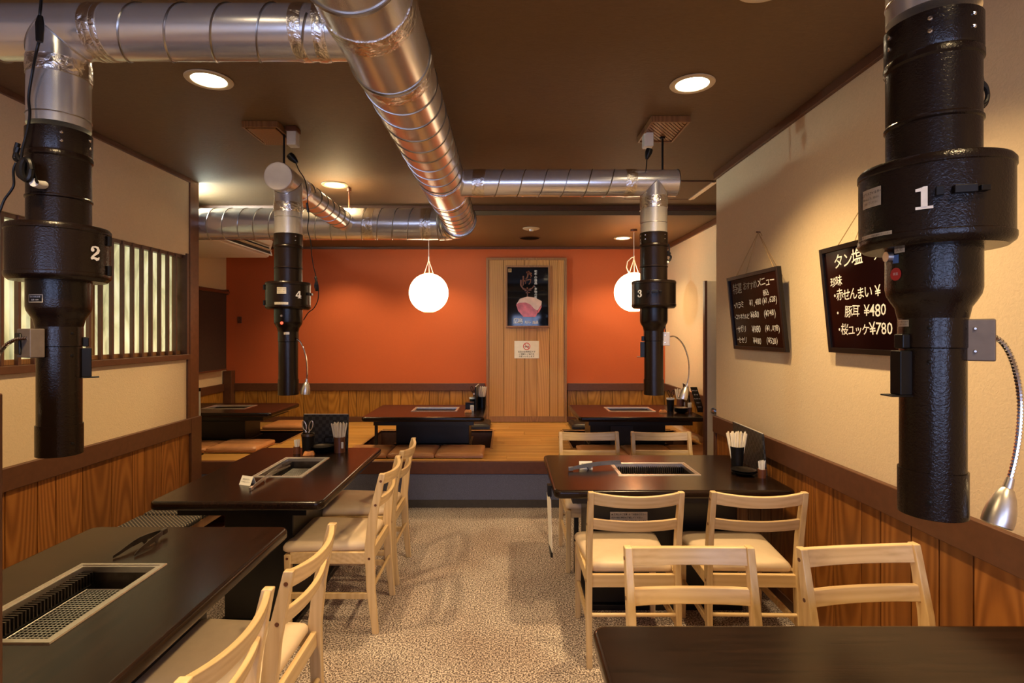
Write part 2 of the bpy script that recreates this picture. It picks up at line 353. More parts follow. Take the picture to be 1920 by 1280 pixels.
# ------------------------------------------------------------------ room shell
XL, XR, YB, ZC, ZC2 = -2.35, 1.5, 6.74, 2.62, 2.535
ZP, YP = 0.39, 4.65                    # raised floor height and front
sbox('floor', 'carpet', -4.3, 2.7, -3.1, 7.0, -0.1, 0.0)
ceil = sbox('ceiling', 'ceiling', -4.3, 2.7, -3.1, 4.95, ZC, ZC + 0.1)
sbox('ceiling', 'ceiling', -4.3, 2.7, 4.93, 7.0, ZC2, ZC + 0.1)
sbox('trim_1', 'rail', -3.44, 1.943, 4.905, 4.93, 2.575, ZC, bev=0.004)
# right wall, opening behind it, back-room wall
wr = sbox('wall_right', 'plaster', XR, XR + 0.12, -3.0, 3.93, 0, ZC)
wrb = sbox('wall_right_back', 'plaster', 1.943, 2.05, 4.76, YB + 0.1, 0, ZC2)
sbox('wall_passage', 'plaster', 2.5, 2.6, 3.8, 4.9, 0, ZC)
sbox('wall_passage_end', 'plaster', 2.05, 2.6, 4.80, 4.9, 0, ZC)
# left wall with the lattice window opening
WY0, WY1, WZ0, WZ1 = 2.32, 4.03, 1.316, 2.05
b_ = MB().box(XL - 0.12, XL, -3.0, 4.06, 0, WZ0).box(XL - 0.12, XL, -3.0, 4.06, WZ1, ZC).box(XL - 0.12, XL, -3.0, WY0, WZ0, WZ1).box(XL - 0.12, XL, WY1, 4.06, WZ0, WZ1)
wl = struct(b_.build('wall_left', 'plaster'))
sbox('trim_2', 'post', XL - 0.13, XL + 0.012, 4.06, 4.175, 0, ZC, bev=0.004)
sbox('wall_left_back', 'plaster', -3.54, -3.44, 1.0, YB + 0.1, 0, ZC)
sbox('wall_back', 'orange', -3.6, 2.05, YB, YB + 0.1, 0, ZC2 + 0.05)
# wall behind the viewer, with two windows
b_ = MB().box(-3.54, 1.62, -3.1, -3.0, 0, 0.9).box(-3.54, 1.62, -3.1, -3.0, 2.0, ZC)
for a, c in ((-3.54, -1.85), (-0.3, 0.15), (1.4, 1.62)): b_.box(a, c, -3.1, -3.0, 0.9, 2.0)
struct(b_.build('wall_front', 'plaster'))
for k, (a, c) in enumerate(((-1.85, -0.3), (0.15, 1.4))):
    o = struct(MB().box(a, c, -3.07, -3.06, 0.9, 2.0).build('window_%d' % (k + 2), 'daylight'))
    g = MB()
    for i in range(5): x = a + (c - a) * i / 4; g.box(x - 0.02, x + 0.02, -3.055, -3.02, 0.9, 2.0)
    for i in range(4): z = 0.9 + 1.1 * i / 3; g.box(a, c, -3.055, -3.02, z - 0.02, z + 0.02)
    g.build('window_frame', 'rail', o)
# crown strips
sbox('trim_3', 'rail', XR - 0.022, XR, -3.0, 3.93, ZC - 0.045, ZC, bev=0.003)
sbox('trim_4', 'rail', XL, XL + 0.02, -3.0, 4.06, ZC - 0.03, ZC, bev=0.003)
sbox('trim_5', 'rail', 1.92, 1.943, 4.95, YB, ZC2 - 0.05, ZC2, bev=0.003)
sbox('trim_6', 'rail', -3.44, 1.92, YB - 0.02, YB, ZC2 - 0.028, ZC2, bev=0.003)
sbox('trim_7', 'rail', XL - 0.005, XL + 0.012, 4.03, 4.06, 0.85, WZ0, bev=0.002)
# wainscot rails
RZ = 0.89
sbox('trim_8', 'rail', XR - 0.028, XR, -3.0, 3.93, RZ - 0.115, RZ, bev=0.004)
sbox('trim_9', 'rail', XL, XL + 0.028, -3.0, 4.05, 0.742, 0.852, bev=0.004)
sbox('trim_10', 'rail', XL - 0.12, XL + 0.03, 4.045, 4.18, 0.0, 0.852, bev=0.004)
sbox('trim_11', 'rail', -3.44, 0.712 - 0.98, YB - 0.028, YB, 0.775, 0.865, bev=0.004)
sbox('trim_12', 'rail', 0.745, 1.943, YB - 0.028, YB, 0.775, 0.865, bev=0.004)
sbox('trim_13', 'rail', 1.915, 1.943, 4.76, YB, 0.775, 0.865, bev=0.004)
sbox('trim_14', 'rail', -3.44, -3.412, 4.6, YB, 0.775, 0.865, bev=0.004)
sbox('trim_15', 'rail', -3.43, -3.33, YB - 0.10, YB, ZP, 1.02, bev=0.004)
sbox('baseboard_back', 'rail', -3.44, 1.943, YB - 0.022, YB, ZP, 0.455, bev=0.003)
sbox('baseboard_right', 'rail', XR - 0.018, XR, -3.0, 3.93, 0, 0.08, bev=0.003)
sbox('baseboard_left', 'rail', XL, XL + 0.018, -3.0, 4.05, 0, 0.08, bev=0.003)
sbox('trim_16', 'rail', 1.48, 1.512, 3.895, 3.935, 0, RZ, bev=0.003)
# boards: each its own piece with shared mesh per width
BM = {}
def boards(wall, axis, fixed, a0, a1, z0, z1, widths, mat, nrm, name='board', t=0.010, start=0):
    a = a0; i = start
    while a < a1 - 0.01:
        w_ = min(widths[i % len(widths)], a1 - a); i += 1
        key = (round(w_, 3), axis, nrm, z1 - z0, mat)
        if key not in BM:
            g = MB(); e = 0.0024
            if axis == 'Y': g.box(min(0, nrm * t), max(0, nrm * t), e, w_ - e, 0, z1 - z0)
            else: g.box(e, w_ - e, min(0, nrm * t), max(0, nrm * t), 0, z1 - z0)
            o = g.build(name, mat, wall, bev=0.0022, seg=1); BM[key] = o
        else:
            o = BM[key].copy(); C.objects.link(o); o.parent = wall
        o.location = (fixed, a, z0) if axis == 'Y' else (a, fixed, z0)
        a += w_
W1 = [0.177, 0.112, 0.18, 0.223, 0.18, 0.117, 0.17, 0.205]
sbox('trim_17', 'gap', XR - 0.002, XR + 0.001, -2.9, 3.89, 0.08, RZ - 0.11)
sbox('trim_18', 'gap', XL - 0.001, XL + 0.002, -2.9, 4.04, 0.08, 0.75)
sbox('trim_19', 'gap', -3.44, 1.943, YB - 0.002, YB + 0.001, 0.45, 0.78)
boards(wr, 'Y', XR - 0.002, -2.9, 3.89, 0.08, RZ - 0.115, [0.13, 0.165, 0.118, 0.20, 0.15, 0.105, 0.19, 0.14], 'board', -1)
boards(wl, 'Y', XL + 0.002, -1.354, 4.045, 0.08, 0.745, W1, 'board', 1, start=1)
wbk = bpy.data.objects['wall_back']
W2 = [0.131, 0.15, 0.105, 0.15, 0.20, 0.105, 0.145, 0.155, 0.144, 0.105, 0.1, 0.157]
boards(wbk, 'X', YB - 0.002, -3.33, -0.268, 0.455, 0.777, W2, 'board_back', -1)
boards(wbk, 'X', YB - 0.002, 0.745, 1.93, 0.455, 0.777, W2, 'board_back', -1, start=5)
boards(bpy.data.objects['wall_left_back'], 'Y', -3.438, 5.4, 6.64, 0.455, 0.777, [0.2, 0.16], 'board_back', 1)
boards(wrb, 'Y', 1.941, 4.8, 6.73, 0.455, 0.777, [0.15, 0.2, 0.13], 'board_back', -1)

# lattice window in the left wall
win = struct(MB().box(XL - 0.075, XL - 0.063, WY0, WY1, WZ0, WZ1).build('window_1', 'shoji'))
MB().box(XL - 0.07, XL + 0.02, WY0 - 0.02, WY1 + 0.02, WZ0 - 0.03, WZ0 + 0.008).build('window_sill', 'rail', win, bev=0.003)
MB().box(XL - 0.07, XL - 0.035, WY0, WY1, WZ0 + 0.008, WZ0 + 0.035).build('inner_rail', 'panelframe', win, bev=0.003)
MB().box(XL - 0.07, XL - 0.02, WY0, WY1, WZ1 - 0.022, WZ1 + 0.01).build('window_head', 'rail', win, bev=0.003)
MB().box(XL - 0.07, XL + 0.012, WY1 - 0.012, WY1 + 0.02, WZ0, WZ1 + 0.012).build('window_frame', 'rail', win, bev=0.003)
MB().box(XL - 0.062, XL - 0.045, WY0 + 0.86, WY0 + 0.875, WZ0, WZ1).build('glazing_bar', 'panelframe', win)
MB().box(XL - 0.062, XL - 0.045, WY1 - 0.075, WY1 - 0.05, WZ0, WZ1).build('glazing_bar', 'panelframe', win)
for i in range(19):
    y = 3.935 - 0.0905 * i
    if y < WY0: break
    if 2.78 < y < 2.80: y += 0.0
    MB().box(XL - 0.036, XL - 0.014, y - 0.0085, y + 0.0085, WZ0 + 0.006, WZ1 + 0.02).build('lattice_bar', 'rail', win, bev=0.002)

# raised floor: planks between three sunken leg wells, nosing, carpeted riser, kick strip
PITS = [(-3.36, -2.24, 5.42, 6.12), (-1.40, -0.157, 5.20, 6.13), (0.63, 1.86, 5.20, 6.13)]
rf = struct(MB().box(-3.44, 1.943, 4.70, 4.72, 0, ZP - 0.10).build('floor_raised', 'gap'))
MB().box(-3.44, 1.943, YP, 4.70, ZP - 0.105, ZP).build('nosing', 'nosing', rf, bev=0.006)
MB().box(-3.44, 1.943, YP + 0.012, 4.70, 0.065, ZP - 0.105).build('carpet_riser', 'bluecarpet', rf)
MB().box(-3.44, 1.943, YP + 0.004, 4.70, 0.0, 0.065).build('kick_strip', 'kick', rf)
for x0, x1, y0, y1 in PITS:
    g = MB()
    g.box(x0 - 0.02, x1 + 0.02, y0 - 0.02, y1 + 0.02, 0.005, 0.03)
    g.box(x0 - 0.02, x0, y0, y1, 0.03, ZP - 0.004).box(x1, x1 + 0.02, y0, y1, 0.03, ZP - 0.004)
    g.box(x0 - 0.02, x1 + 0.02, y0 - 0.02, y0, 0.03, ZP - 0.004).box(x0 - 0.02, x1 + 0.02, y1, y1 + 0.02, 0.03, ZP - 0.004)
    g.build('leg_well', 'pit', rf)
ys = [4.695]
while ys[-1] < YB - 0.05: ys.append(min(YB, ys[-1] + 0.1715))
PM = {}
for r in range(len(ys) - 1):
    y0, y1 = ys[r], ys[r + 1]; cuts = []
    for a, c, p, q in PITS:
        if y1 > p + 0.03 and y0 < q - 0.03: cuts.append((a, c, p, q))
    x = -3.44; spans = []
    for a, c, p, q in cuts: spans.append((x, a)); x = c
    spans.append((x, 1.943))
    for a, c in spans:
        off = (r * 0.67) % 1.5; x = a
        while x < c - 0.01:
            k = math.floor((x - off) / 1.5) + 1; e = min(c, off + k * 1.5)
            if e - x < 0.02: e = min(c, e + 1.5)
            MB().box(0.0006, e - x - 0.0006, 0.0006, y1 - y0 - 0.0006, 0, 0.018).build('plank', 'plank', rf, bev=0.001, seg=1).location = (x, y0, ZP - 0.018)
            x = e
for x0, x1, y0, y1 in PITS:   # trimmed edge of each well covers plank rows that end inside it
    g = MB()
    g.box(x0 - 0.03, x1 + 0.03, y0 - 0.03, y0, ZP - 0.02, ZP + 0.004).box(x0 - 0.03, x1 + 0.03, y1, y1 + 0.03, ZP - 0.02, ZP + 0.004)
    g.box(x0 - 0.02, x0, y0, y1, ZP - 0.02, ZP + 0.004).box(x1, x1 + 0.02, y0, y1, ZP - 0.02, ZP + 0.004)
    g.build('well_edge', 'panelframe', rf, bev=0.002)

# open door beside the raised floor
dr = struct(MB().box(1.672, 2.36, 4.58, 4.615, 0.012, 1.913).build('door_1', 'cream', bev=0.002))
MB().box(1.650, 1.672, 4.576, 4.619, 0.012, 1.915).build('door_edge', 'rail', dr, bev=0.002)
g = MB(); kx, kz = 1.722, 0.832
g.lathe([(0.0, 0), (0.026, 0), (0.026, 0.006), (0.011, 0.010), (0.010, 0.030), (0.024, 0.040), (0.029, 0.055), (0.024, 0.070), (0.0, 0.075)], n=24, caps=False, mtx=Matrix.Translation((kx, 4.58, kz)) @ Matrix.Rotation(math.radians(90), 4, 'X'))
g.build('door_knob', 'chrome', dr)

# framed board panel on the back wall
PX0, PX1 = (912 - VX) / F * YB, (1062 - VX) / F * YB
ZT = HC + (VY - 484) / F * YB
tp = thing('wood_panel', 'tall pale board panel with brown frame set in the middle of the orange wall', 'wall panel', ((PX0 + PX1) / 2, YB, ZP))
MB().box(PX0 + 0.02, PX1 - 0.02, YB - 0.03, YB - 0.001, ZP + 0.07, ZT - 0.02).build('backing', 'gap', tp)
x = PX0 + 0.028
for k, w_ in enumerate([0.186, 0.151, 0.101, 0.153, 0.154, 0.101, 0.085]):
    MB().box(x + 0.0018, x + w_ - 0.0018, YB - 0.042, YB - 0.03, ZP + 0.07, ZT - 0.025).build('board', 'panelwood', tp, bev=0.002, seg=1); x += w_
g = MB().box(PX0, PX0 + 0.030, YB - 0.055, YB, ZP + 0.004, ZT).box(PX1 - 0.030, PX1, YB - 0.055, YB, ZP + 0.004, ZT).box(PX0, PX1, YB - 0.056, YB, ZT - 0.028, ZT)
g.build('frame', 'panelframe', tp, bev=0.003)
MB().box(PX0 + 0.03, PX1 - 0.03, YB - 0.05, YB, ZP + 0.004, ZP + 0.075).build('bottom_rail', 'panelframe', tp, bev=0.003)

# framed poster
YF = YB - 0.043
def PB(px, py, Y=YF): return P(px, py, Y)
a, c = PB(948, 498), PB(1031, 614)
tq = thing('framed_poster', 'thin wood-framed black poster of raw beef block with brown brush writing', 'poster', ((a.x + c.x) / 2, YF, c.z))
x0, x1, z0, z1 = a.x, c.x, c.z, a.z; fw = 0.022
MB().box(x0, x0 + fw, YF - 0.028, YF, z0, z1).box(x1 - fw, x1, YF - 0.028, YF, z0, z1).box(x0 + fw, x1 - fw, YF - 0.028, YF, z0, z0 + fw).box(x0 + fw, x1 - fw, YF - 0.028, YF, z1 - fw, z1).build('frame', 'panelframe', tq, bev=0.003)
YQ = YF - 0.014
MB().box(x0 + fw, x1 - fw, YQ, YF, z0 + fw, z1 - fw).build('poster_sheet', 'posterblack', tq)
# print on the sheet: crop pixels of the photograph's poster mapped onto the sheet plane
def S(k): return lambda u, v: Vector((x0 + u, YQ - 0.0005 * k, z0 + v))
def Q(cx, cy): # crop (905,475)-(1070,800) at 3.94x -> sheet (u, v)
    q = P(905 + cx / 3.94, 475 + cy / 3.94, YQ); return (q.x - x0, q.z - z0)
g = MB(); pts = [Q(*p) for p in ((248, 380), (262, 358), (300, 345), (340, 350), (372, 378), (400, 412), (405, 440), (396, 462), (385, 470), (300, 468), (285, 450), (262, 425))]
g.add([S(1)(*p) for p in pts], [tuple(range(len(pts)))]); g.build('meat_print', 'meatred', tq)
g = MB(); pts = [Q(*p) for p in ((250, 374), (275, 335), (330, 318), (385, 326), (436, 352), (434, 378), (405, 420), (385, 412), (350, 375), (315, 362), (270, 364))]
g.add([S(2)(*p) for p in pts], [tuple(range(len(pts)))]); g.build('fat_print', 'meatfat', tq)
g = MB(); pts = [Q(*p) for p in ((436, 378), (434, 398), (415, 436), (404, 440), (405, 422))]
g.add([S(3)(*p) for p in pts], [tuple(range(len(pts)))]); g.build('meat_print', 'meatred', tq)
g = MB()
for st, wd in ([((322, 140), (345, 142), (362, 150)), .018], [((340, 128), (330, 175), (316, 195)), .016], [((300, 165), (300, 230), (296, 238)), .014], [((318, 182), (316, 225)), .010],
               [((300, 205), (335, 195), (356, 190), (352, 215), (340, 228)), .014], [((283, 195), (282, 235), (300, 262), (335, 268), (365, 258), (382, 235)), .016],
               [((330, 250), (331, 300), (330, 332)), .012], [((310, 272), (360, 270)), .014], [((318, 290), (350, 288)), .010], [((345, 150), (362, 165), (352, 178)), .012]):
    ribbon(g, [Q(*p) for p in st], [wd * (1.3 - 0.7 * i / len(st)) for i in range(len(st))], S(1))
g.build('brush_writing', 'brush', tq)
g = MB()
for i, ch in enumerate('和牛の逸品、本物の贅'):
    u, v = Q(392, 134 + i * 21.5); put_text(g, ch, 0.036, S(1), u, v, 0.0004)
g.build('white_writing', 'ivory', tq)
for s_, sz, cx, cy, rt in (('広', .075, 248, 500, .1), ('島', .07, 278, 502, -.05), ('和', .04, 322, 510, 0), ('牛', .04, 344, 510, 0), ('逸', .04, 378, 510, 0), ('品', .04, 400, 510, 0)):
    g = MB(); put_text(g, s_, sz, S(2), *Q(cx, cy), bold=0.0006, rot=rt); g.build('white_writing', 'ivory', tq)
g = MB(); u, v = Q(200, 125); g.add([S(1)(u - .022, v - .022), S(1)(u + .022, v - .022), S(1)(u + .022, v + .022), S(1)(u - .022, v + .022)], [(0, 1, 2, 3)]); g.build('seal_mark', 'cord', tq)
g = MB(); ribbon(g, [(u - .012, v - .012), (u + .012, v + .012)], .006, S(2)); ribbon(g, [(u - .012, v + .004), (u, v + .014), (u + .012, v - .01)], .005, S(2)); g.build('seal_writing', 'brush', tq)

# no-smoking notice
a, c = PB(964.5, 639), PB(1010.5, 671.5)
tn = thing('no_smoking_notice', 'small white paper notice with no-smoking symbol below the poster', 'sign', ((a.x + c.x) / 2, YF, c.z))
MB().box(a.x, c.x, YF - 0.0025, YF, c.z, a.z).build('paper_sheet', 'paper', tn)
S2 = lambda u, v: Vector((u, YF - 0.0032, v)); cx_, cz_ = PB(987.5, 649).x, PB(987.5, 649).z
g = MB(); ribbon(g, [(cx_ + 0.040 * math.cos(t * math.pi / 12), cz_ + 0.040 * math.sin(t * math.pi / 12)) for t in range(25)], 0.008, S2)
ribbon(g, [(cx_ - 0.028, cz_ + 0.028), (cx_ + 0.028, cz_ - 0.028)], 0.008, S2); g.build('prohibition_ring', 'red', tn)
g = MB(); S3 = lambda u, v: Vector((u, YF - 0.0030, v)); ribbon(g, [(cx_ - 0.026, cz_ - 0.006), (cx_ + 0.028, cz_ - 0.006)], 0.009, S3); ribbon(g, [(cx_ + 0.022, cz_ + 0.004), (cx_ + 0.014, cz_ + 0.016), (cx_ + 0.024, cz_ + 0.024)], 0.004, S3)
for i, s in enumerate(('当店は全席禁煙です', 'ご理解とご協力を', 'お願いいたします')): put_text(g, s, 0.024, S3, (a.x + c.x) / 2, cz_ - 0.068 - 0.028 * i, 0.0003)
g.build('printed_writing', 'ink', tn)

# ------------------------------------------------------------------ ceiling fittings
for i, (x, y, z, e) in enumerate(DOWN):
    lab = ['round recessed downlight over the near left table, left of the big duct', 'round recessed downlight in the ceiling in front of the slatted vent', 'round recessed downlight cut by the top edge at right',
           'round recessed downlight behind the small round-capped duct', 'round recessed downlight over the raised floor beside the right lantern', 'round recessed downlight over the raised floor above the left lantern, added unseen behind the big duct', 'round recessed downlight over the raised floor at far left, added unseen behind the big duct', 'round recessed downlight added unseen behind the cross run of the big duct'][i] if i < 8 else \
          'unseen round recessed downlight in the ceiling %s the viewer on the %s' % ('above' if y > 0 else 'behind', 'left' if x < 0 else 'right')
    t = thing('downlight', lab, 'ceiling light', (x, y, z), 'recessed downlights')  # fittings are also given to the added unseen lamps
    MB().lathe([(0.074, z), (0.098, z), (0.101, z - 0.003), (0.098, z - 0.007), (0.080, z - 0.009), (0.074, z - 0.006), (0.074, z)], x, y, 40, caps=False).build('trim_ring', 'cream', t)
    MB().lathe([(0.0, z - 0.003), (0.076, z - 0.003), (0.076, z - 0.002), (0, z - 0.002)], x, y, 40, caps=False).build('lamp_disc', 'bulb', t)
t = thing('downlight', 'added unseen round downlight in the hidden passage beyond the right wall', 'ceiling light', (2.05, 4.32, ZC), 'recessed downlights')  # fitting added to go with the unseen fill lamp for the door
MB().lathe([(0.074, ZC), (0.098, ZC), (0.101, ZC - 0.003), (0.098, ZC - 0.007), (0.080, ZC - 0.009), (0.074, ZC - 0.006), (0.074, ZC)], 2.05, 4.32, 40, caps=False).build('trim_ring', 'cream', t)
MB().lathe([(0.0, ZC - 0.003), (0.076, ZC - 0.003), (0.076, ZC - 0.002), (0, ZC - 0.002)], 2.05, 4.32, 40, caps=False).build('lamp_disc', 'bulb', t)
for (cx_, cy_, r1, mt, lab, nm) in ((0.247, 5.54, 0.085, 'cream', 'round white smoke detector on the ceiling over the raised floor', 'smoke_detector'),):
    t = thing(nm, lab, 'smoke detector', (cx_, cy_, ZC2))
    MB().lathe([(r1, ZC2), (r1, ZC2 - 0.006), (r1 * 0.8, ZC2 - 0.012), (r1 * 0.35, ZC2 - 0.014), (0.0, ZC2 - 0.014)], cx_, cy_, 32, caps=False).build('base_plate', mt, t)
    MB().lathe([(r1 * 0.30, ZC2 - 0.013), (r1 * 0.26, ZC2 - 0.030), (0, ZC2 - 0.032)], cx_, cy_, 24, caps=False).build('sensor_head', 'steel', t)
t = thing('ceiling_speaker', 'round black flush grille in the ceiling above the wood panel', 'speaker', (0.255, 6.1, ZC2))
MB().lathe([(0.118, ZC2), (0.122, ZC2 - 0.004), (0.112, ZC2 - 0.008), (0.108, ZC2 - 0.003)], 0.255, 6.1, 40, caps=False).build('rim', 'rail', t)
MB().lathe([(0.110, ZC2 - 0.003), (0.0, ZC2 - 0.005)], 0.255, 6.1, 40, caps=False).build('grille', 'pitfloor', t)

# square vents
def vent(x0, x1, y0, y1, slat, label):
    t = thing('ceiling_vent', label, 'vent', ((x0 + x1) / 2, (y0 + y1) / 2, ZC)); zb = ZC - 0.035; fw = 0.012
    MB().box(x0, x1, y0, y0 + fw, zb, ZC).box(x0, x1, y1 - fw, y1, zb, ZC).box(x0, x0 + fw, y0 + fw, y1 - fw, zb, ZC).box(x1 - fw, x1, y0 + fw, y1 - fw, zb, ZC).build('frame', 'panelframe', t, bev=0.003)
    MB().box(x0 + fw, x1 - fw, y0 + fw, y1 - fw, ZC - 0.006, ZC - 0.002).build('backing', 'gap' if slat else 'panelframe', t)
    if slat:
        X0, X1, Y0, Y1 = x0 + fw, x1 - fw, y0 + fw, y1 - fw; d = 0.030; k = -20
        for k in range(-16, 18):     # diagonal slats, clipped to the frame: line y = Y0 + (x - X0) * s + k * d
            s = 1.36; pts = []
            f = lambda x: Y0 + (x - X0) * s + k * d
            xa, xb = X0, X1
            if f(xa) < Y0: xa = X0 + (-k * d) / s
            if f(xb) > Y1: xb = X0 + (Y1 - Y0 - k * d) / s
            if xb - xa < 0.015: continue
            MB().beam((xa, f(xa), zb + 0.012), (xb, f(xb), zb + 0.012), 0.013, 0.010).build('slat', 'panelframe', t)
    else:
        MB().box(x0 + 0.02, x1 - 0.02, y0 + 0.02, y1 - 0.02, zb - 0.004, zb + 0.006).build('cover_plate', 'panelframe', t, bev=0.004)
vent(0.76, 0.965, 2.88, 3.20, True, 'square slatted ceiling vent above the right duct end, right of the big duct')
vent(-1.425, -1.23, 2.95, 3.24, False, 'plain brown square plate vent above the round-capped duct at left')
# access hatch
t = thing('ceiling_hatch', 'flush ceiling access hatch with a bright metal edge near the right wall', 'hatch', (1.28, 4.39, ZC))
MB().box(1.002, 1.54, 4.122, 4.658, ZC - 0.005, ZC - 0.001).build('hatch_panel', 'ceiling', t)
MB().box(1.0, 1.55, 4.115, 4.121, ZC - 0.008, ZC - 0.001).box(1.0, 1.55, 4.659, 4.665, ZC - 0.008, ZC - 0.001).build('edge_strip', 'rail', t)
MB().box(1.541, 1.565, 4.12, 4.66, ZC - 0.014, ZC - 0.001).box(1.57, 1.585, 4.12, 4.66, ZC - 0.010, ZC - 0.001).build('metal_edge', 'steel', t, bev=0.002, label='bright aluminium edge')

# ceiling-hung air conditioner
t = thing('air_conditioner', 'white ceiling-hung air conditioner below the big duct at far left', 'air conditioner', (-2.9, 5.15, ZC2))
prof = [(-3.40, 2.50), (-3.40, 2.29), (-3.34, 2.262), (-2.50, 2.262), (-2.475, 2.275), (-2.43, 2.43), (-2.47, 2.50)]
MB().loft([[Vector((x, y, z)) for x, z in prof] for y in (4.56, 5.72)]).build('housing', 'white', t, bev=0.006)
tt = Matrix.Translation((-2.452, 0, 2.345)) @ Matrix.Rotation(math.radians(-16), 4, 'Y')
t2 = lambda *b: MB().box(*b, mtx=tt)
t2(0.0, 0.006, 4.62, 5.66, -0.062, 0.062).build('outlet_slot', 'black', t)
for z in (-0.03, 0.02): MB().box(-0.002, 0.035, 4.64, 5.64, z, z + 0.006, mtx=tt).build('louver', 'cream', t)
MB().box(-0.004, 0.012, 4.60, 5.68, -0.074, -0.062, mtx=tt).box(-0.004, 0.012, 4.60, 5.68, 0.062, 0.072, mtx=tt).box(-0.004, 0.012, 5.66, 5.68, -0.074, 0.072, mtx=tt).box(-0.004, 0.012, 4.60, 4.62, -0.074, 0.072, mtx=tt).build('outlet_frame', 'white', t, bev=0.002)
for x in (-3.2, -2.7):
    MB().tube([(x, 4.7, 2.5), (x, 4.7, ZC)], 0.006, 8).build('hanger_rod', 'seam', t)
    MB().tube([(x, 5.6, 2.5), (x, 5.6, ZC2)], 0.006, 8).build('hanger_rod', 'seam', t)
# hall fluorescent
t = thing('fluorescent_fitting', 'white fluorescent fitting hidden between the big duct and the ceiling at far left', 'ceiling light', (-2.80, 4.27, ZC))
MB().box(-2.84, -2.76, 4.11, 4.43, 2.475, ZC).build('trough', 'white', t, bev=0.004)
MB().tube([(-2.742, 4.13, 2.54), (-2.742, 4.41, 2.54)], 0.014, 12).build('tube', 'tube', t)

# lanterns
def lantern(x, y, z, label, loop=1):
    t = thing('paper_lantern', label, 'pendant lamp', (x, y, z), 'round paper lanterns')
    pr = [(0.2 * math.sin(a), z + 0.2 * math.cos(a)) for a in [math.pi * k / 24 for k in range(2, 23)]]
    o = MB().lathe(pr, x, y, 40, caps=False).build('shade', 'lantern', t)
    o.visible_shadow = True
    MB().lathe([(0.030, z + 0.199), (0.036, z + 0.199), (0.036, z + 0.192), (0.030, z + 0.192)], x, y, 20, caps=False).build('top_ring', 'cream', t)
    g = MB().tube([(x, y, ZC2 - 0.02), (x, y, z + 0.36)], 0.0035, 6)
    for s in (-1, 0.1, 1): g.tube([(x, y, z + 0.36), (x + 0.012 * s, y, z + 0.30), (x + 0.045 * s, y, z + 0.20)], 0.0032, 6)
    g.tube([(x, y, z + 0.37), (x, y, z + 0.32)], 0.008, 8)
    if loop: g.tube([(x, y, z + 0.36), (x - 0.03, y - 0.02, z + 0.35), (x - 0.07, y - 0.02, z + 0.31), (x - 0.08, y - 0.02, z + 0.25), (x - 0.05, y, z + 0.19)], 0.006, 6)
    g.build('cord', 'white', t)
    MB().lathe([(0.0, ZC2), (0.035, ZC2), (0.035, ZC2 - 0.022), (0, ZC2 - 0.024)], x, y, 20, caps=False).build('ceiling_rose', 'pot', t)
lantern(-0.794, 5.6, 1.888, 'glowing round paper lantern left of the wood panel', 0)
lantern(1.297, 5.6, 1.895, 'glowing round paper lantern half hidden behind extractor number 3')

# ------------------------------------------------------------------ ducts
def frame_of(axis):
    return {'X': (Vector((0, 1, 0)), Vector((0, 0, 1))), 'Y': (Vector((1, 0, 0)), Vector((0, 0, 1))), 'Z': (Vector((1, 0, 0)), Vector((0, 1, 0)))}[axis]
AX = {'X': Vector((1, 0, 0)), 'Y': Vector((0, 1, 0)), 'Z': Vector((0, 0, 1))}
def pipe(t, c0, axis, L, r, name='pipe', mat=None, n=56):
    c0 = Vector(c0); return MB().tube([c0, c0 + AX[axis] * L], r, n).build(name, mat or ('duct' + axis), t)
def helix(t, c0, axis, L, r, pitch=0.13, ph=0.0, hand=1):
    c0 = Vector(c0); u, v = frame_of(axis); n = max(8, int(L / pitch * 40)); pts = []
    for i in range(n + 1):
        s = i / n * L; a = ph + hand * s / pitch * 2 * math.pi
        pts.append(c0 + AX[axis] * s + (u * math.cos(a) + v * math.sin(a)) * (r + 0.0005))
    MB().tube(pts, 0.0032, 5).build('spiral_seam', 'seam', t)
def sleeve(t, c0, axis, L, r, name='foil_tape', mat='foil', wob=0.006):
    c0 = Vector(c0); u, v = frame_of(axis); loops = []; rnd = random.Random(int(abs(c0.x * 97 + c0.y * 31 + c0.z * 7) * 1000)); k = 48
    ph = rnd.random() * 6
    for s, dr in ((0, 0), (0.0, 0.0016), (0.25, 0.002), (0.5, 0.0024), (0.75, 0.002), (1.0, 0.0016), (1.0, 0)):
        loops.append([c0 + AX[axis] * (s * L + wob * math.sin(2 * math.pi * j / k + ph)) + (u * math.cos(2 * math.pi * j / k) + v * math.sin(2 * math.pi * j / k)) * (r + dr + (rnd.random() * 0.0012 if dr else 0)) for j in range(k)])
    MB().loft(loops, False).build(name, mat, t)
def ring(t, c, axis, r, w_=0.006, mat='seam', name='joint_ring'):
    c = Vector(c); u, v = frame_of(axis); pts = [c + (u * math.cos(2 * math.pi * j / 48) + v * math.sin(2 * math.pi * j / 48)) * r for j in range(49)]
    MB().tube(pts, w_ / 2, 6, False).build(name, mat, t)
def saddle(t, c, ax, r):
    """welded seam where a vertical pipe joins a level pipe of the same radius"""
    pts = []
    for i in range(49):
        a = 2 * math.pi * i / 48; x, y = r * math.cos(a), r * math.sin(a)
        pts.append(Vector(c) + (Vector((x, y, -abs(x))) if ax == 'X' else Vector((x, y, -abs(y)))) * 1.005)
    MB().tube(pts, 0.0025, 5, False).build('weld_seam', 'seam', t)
R1, R2, ZD = 0.075, 0.121, 2.33
XM = -0.357
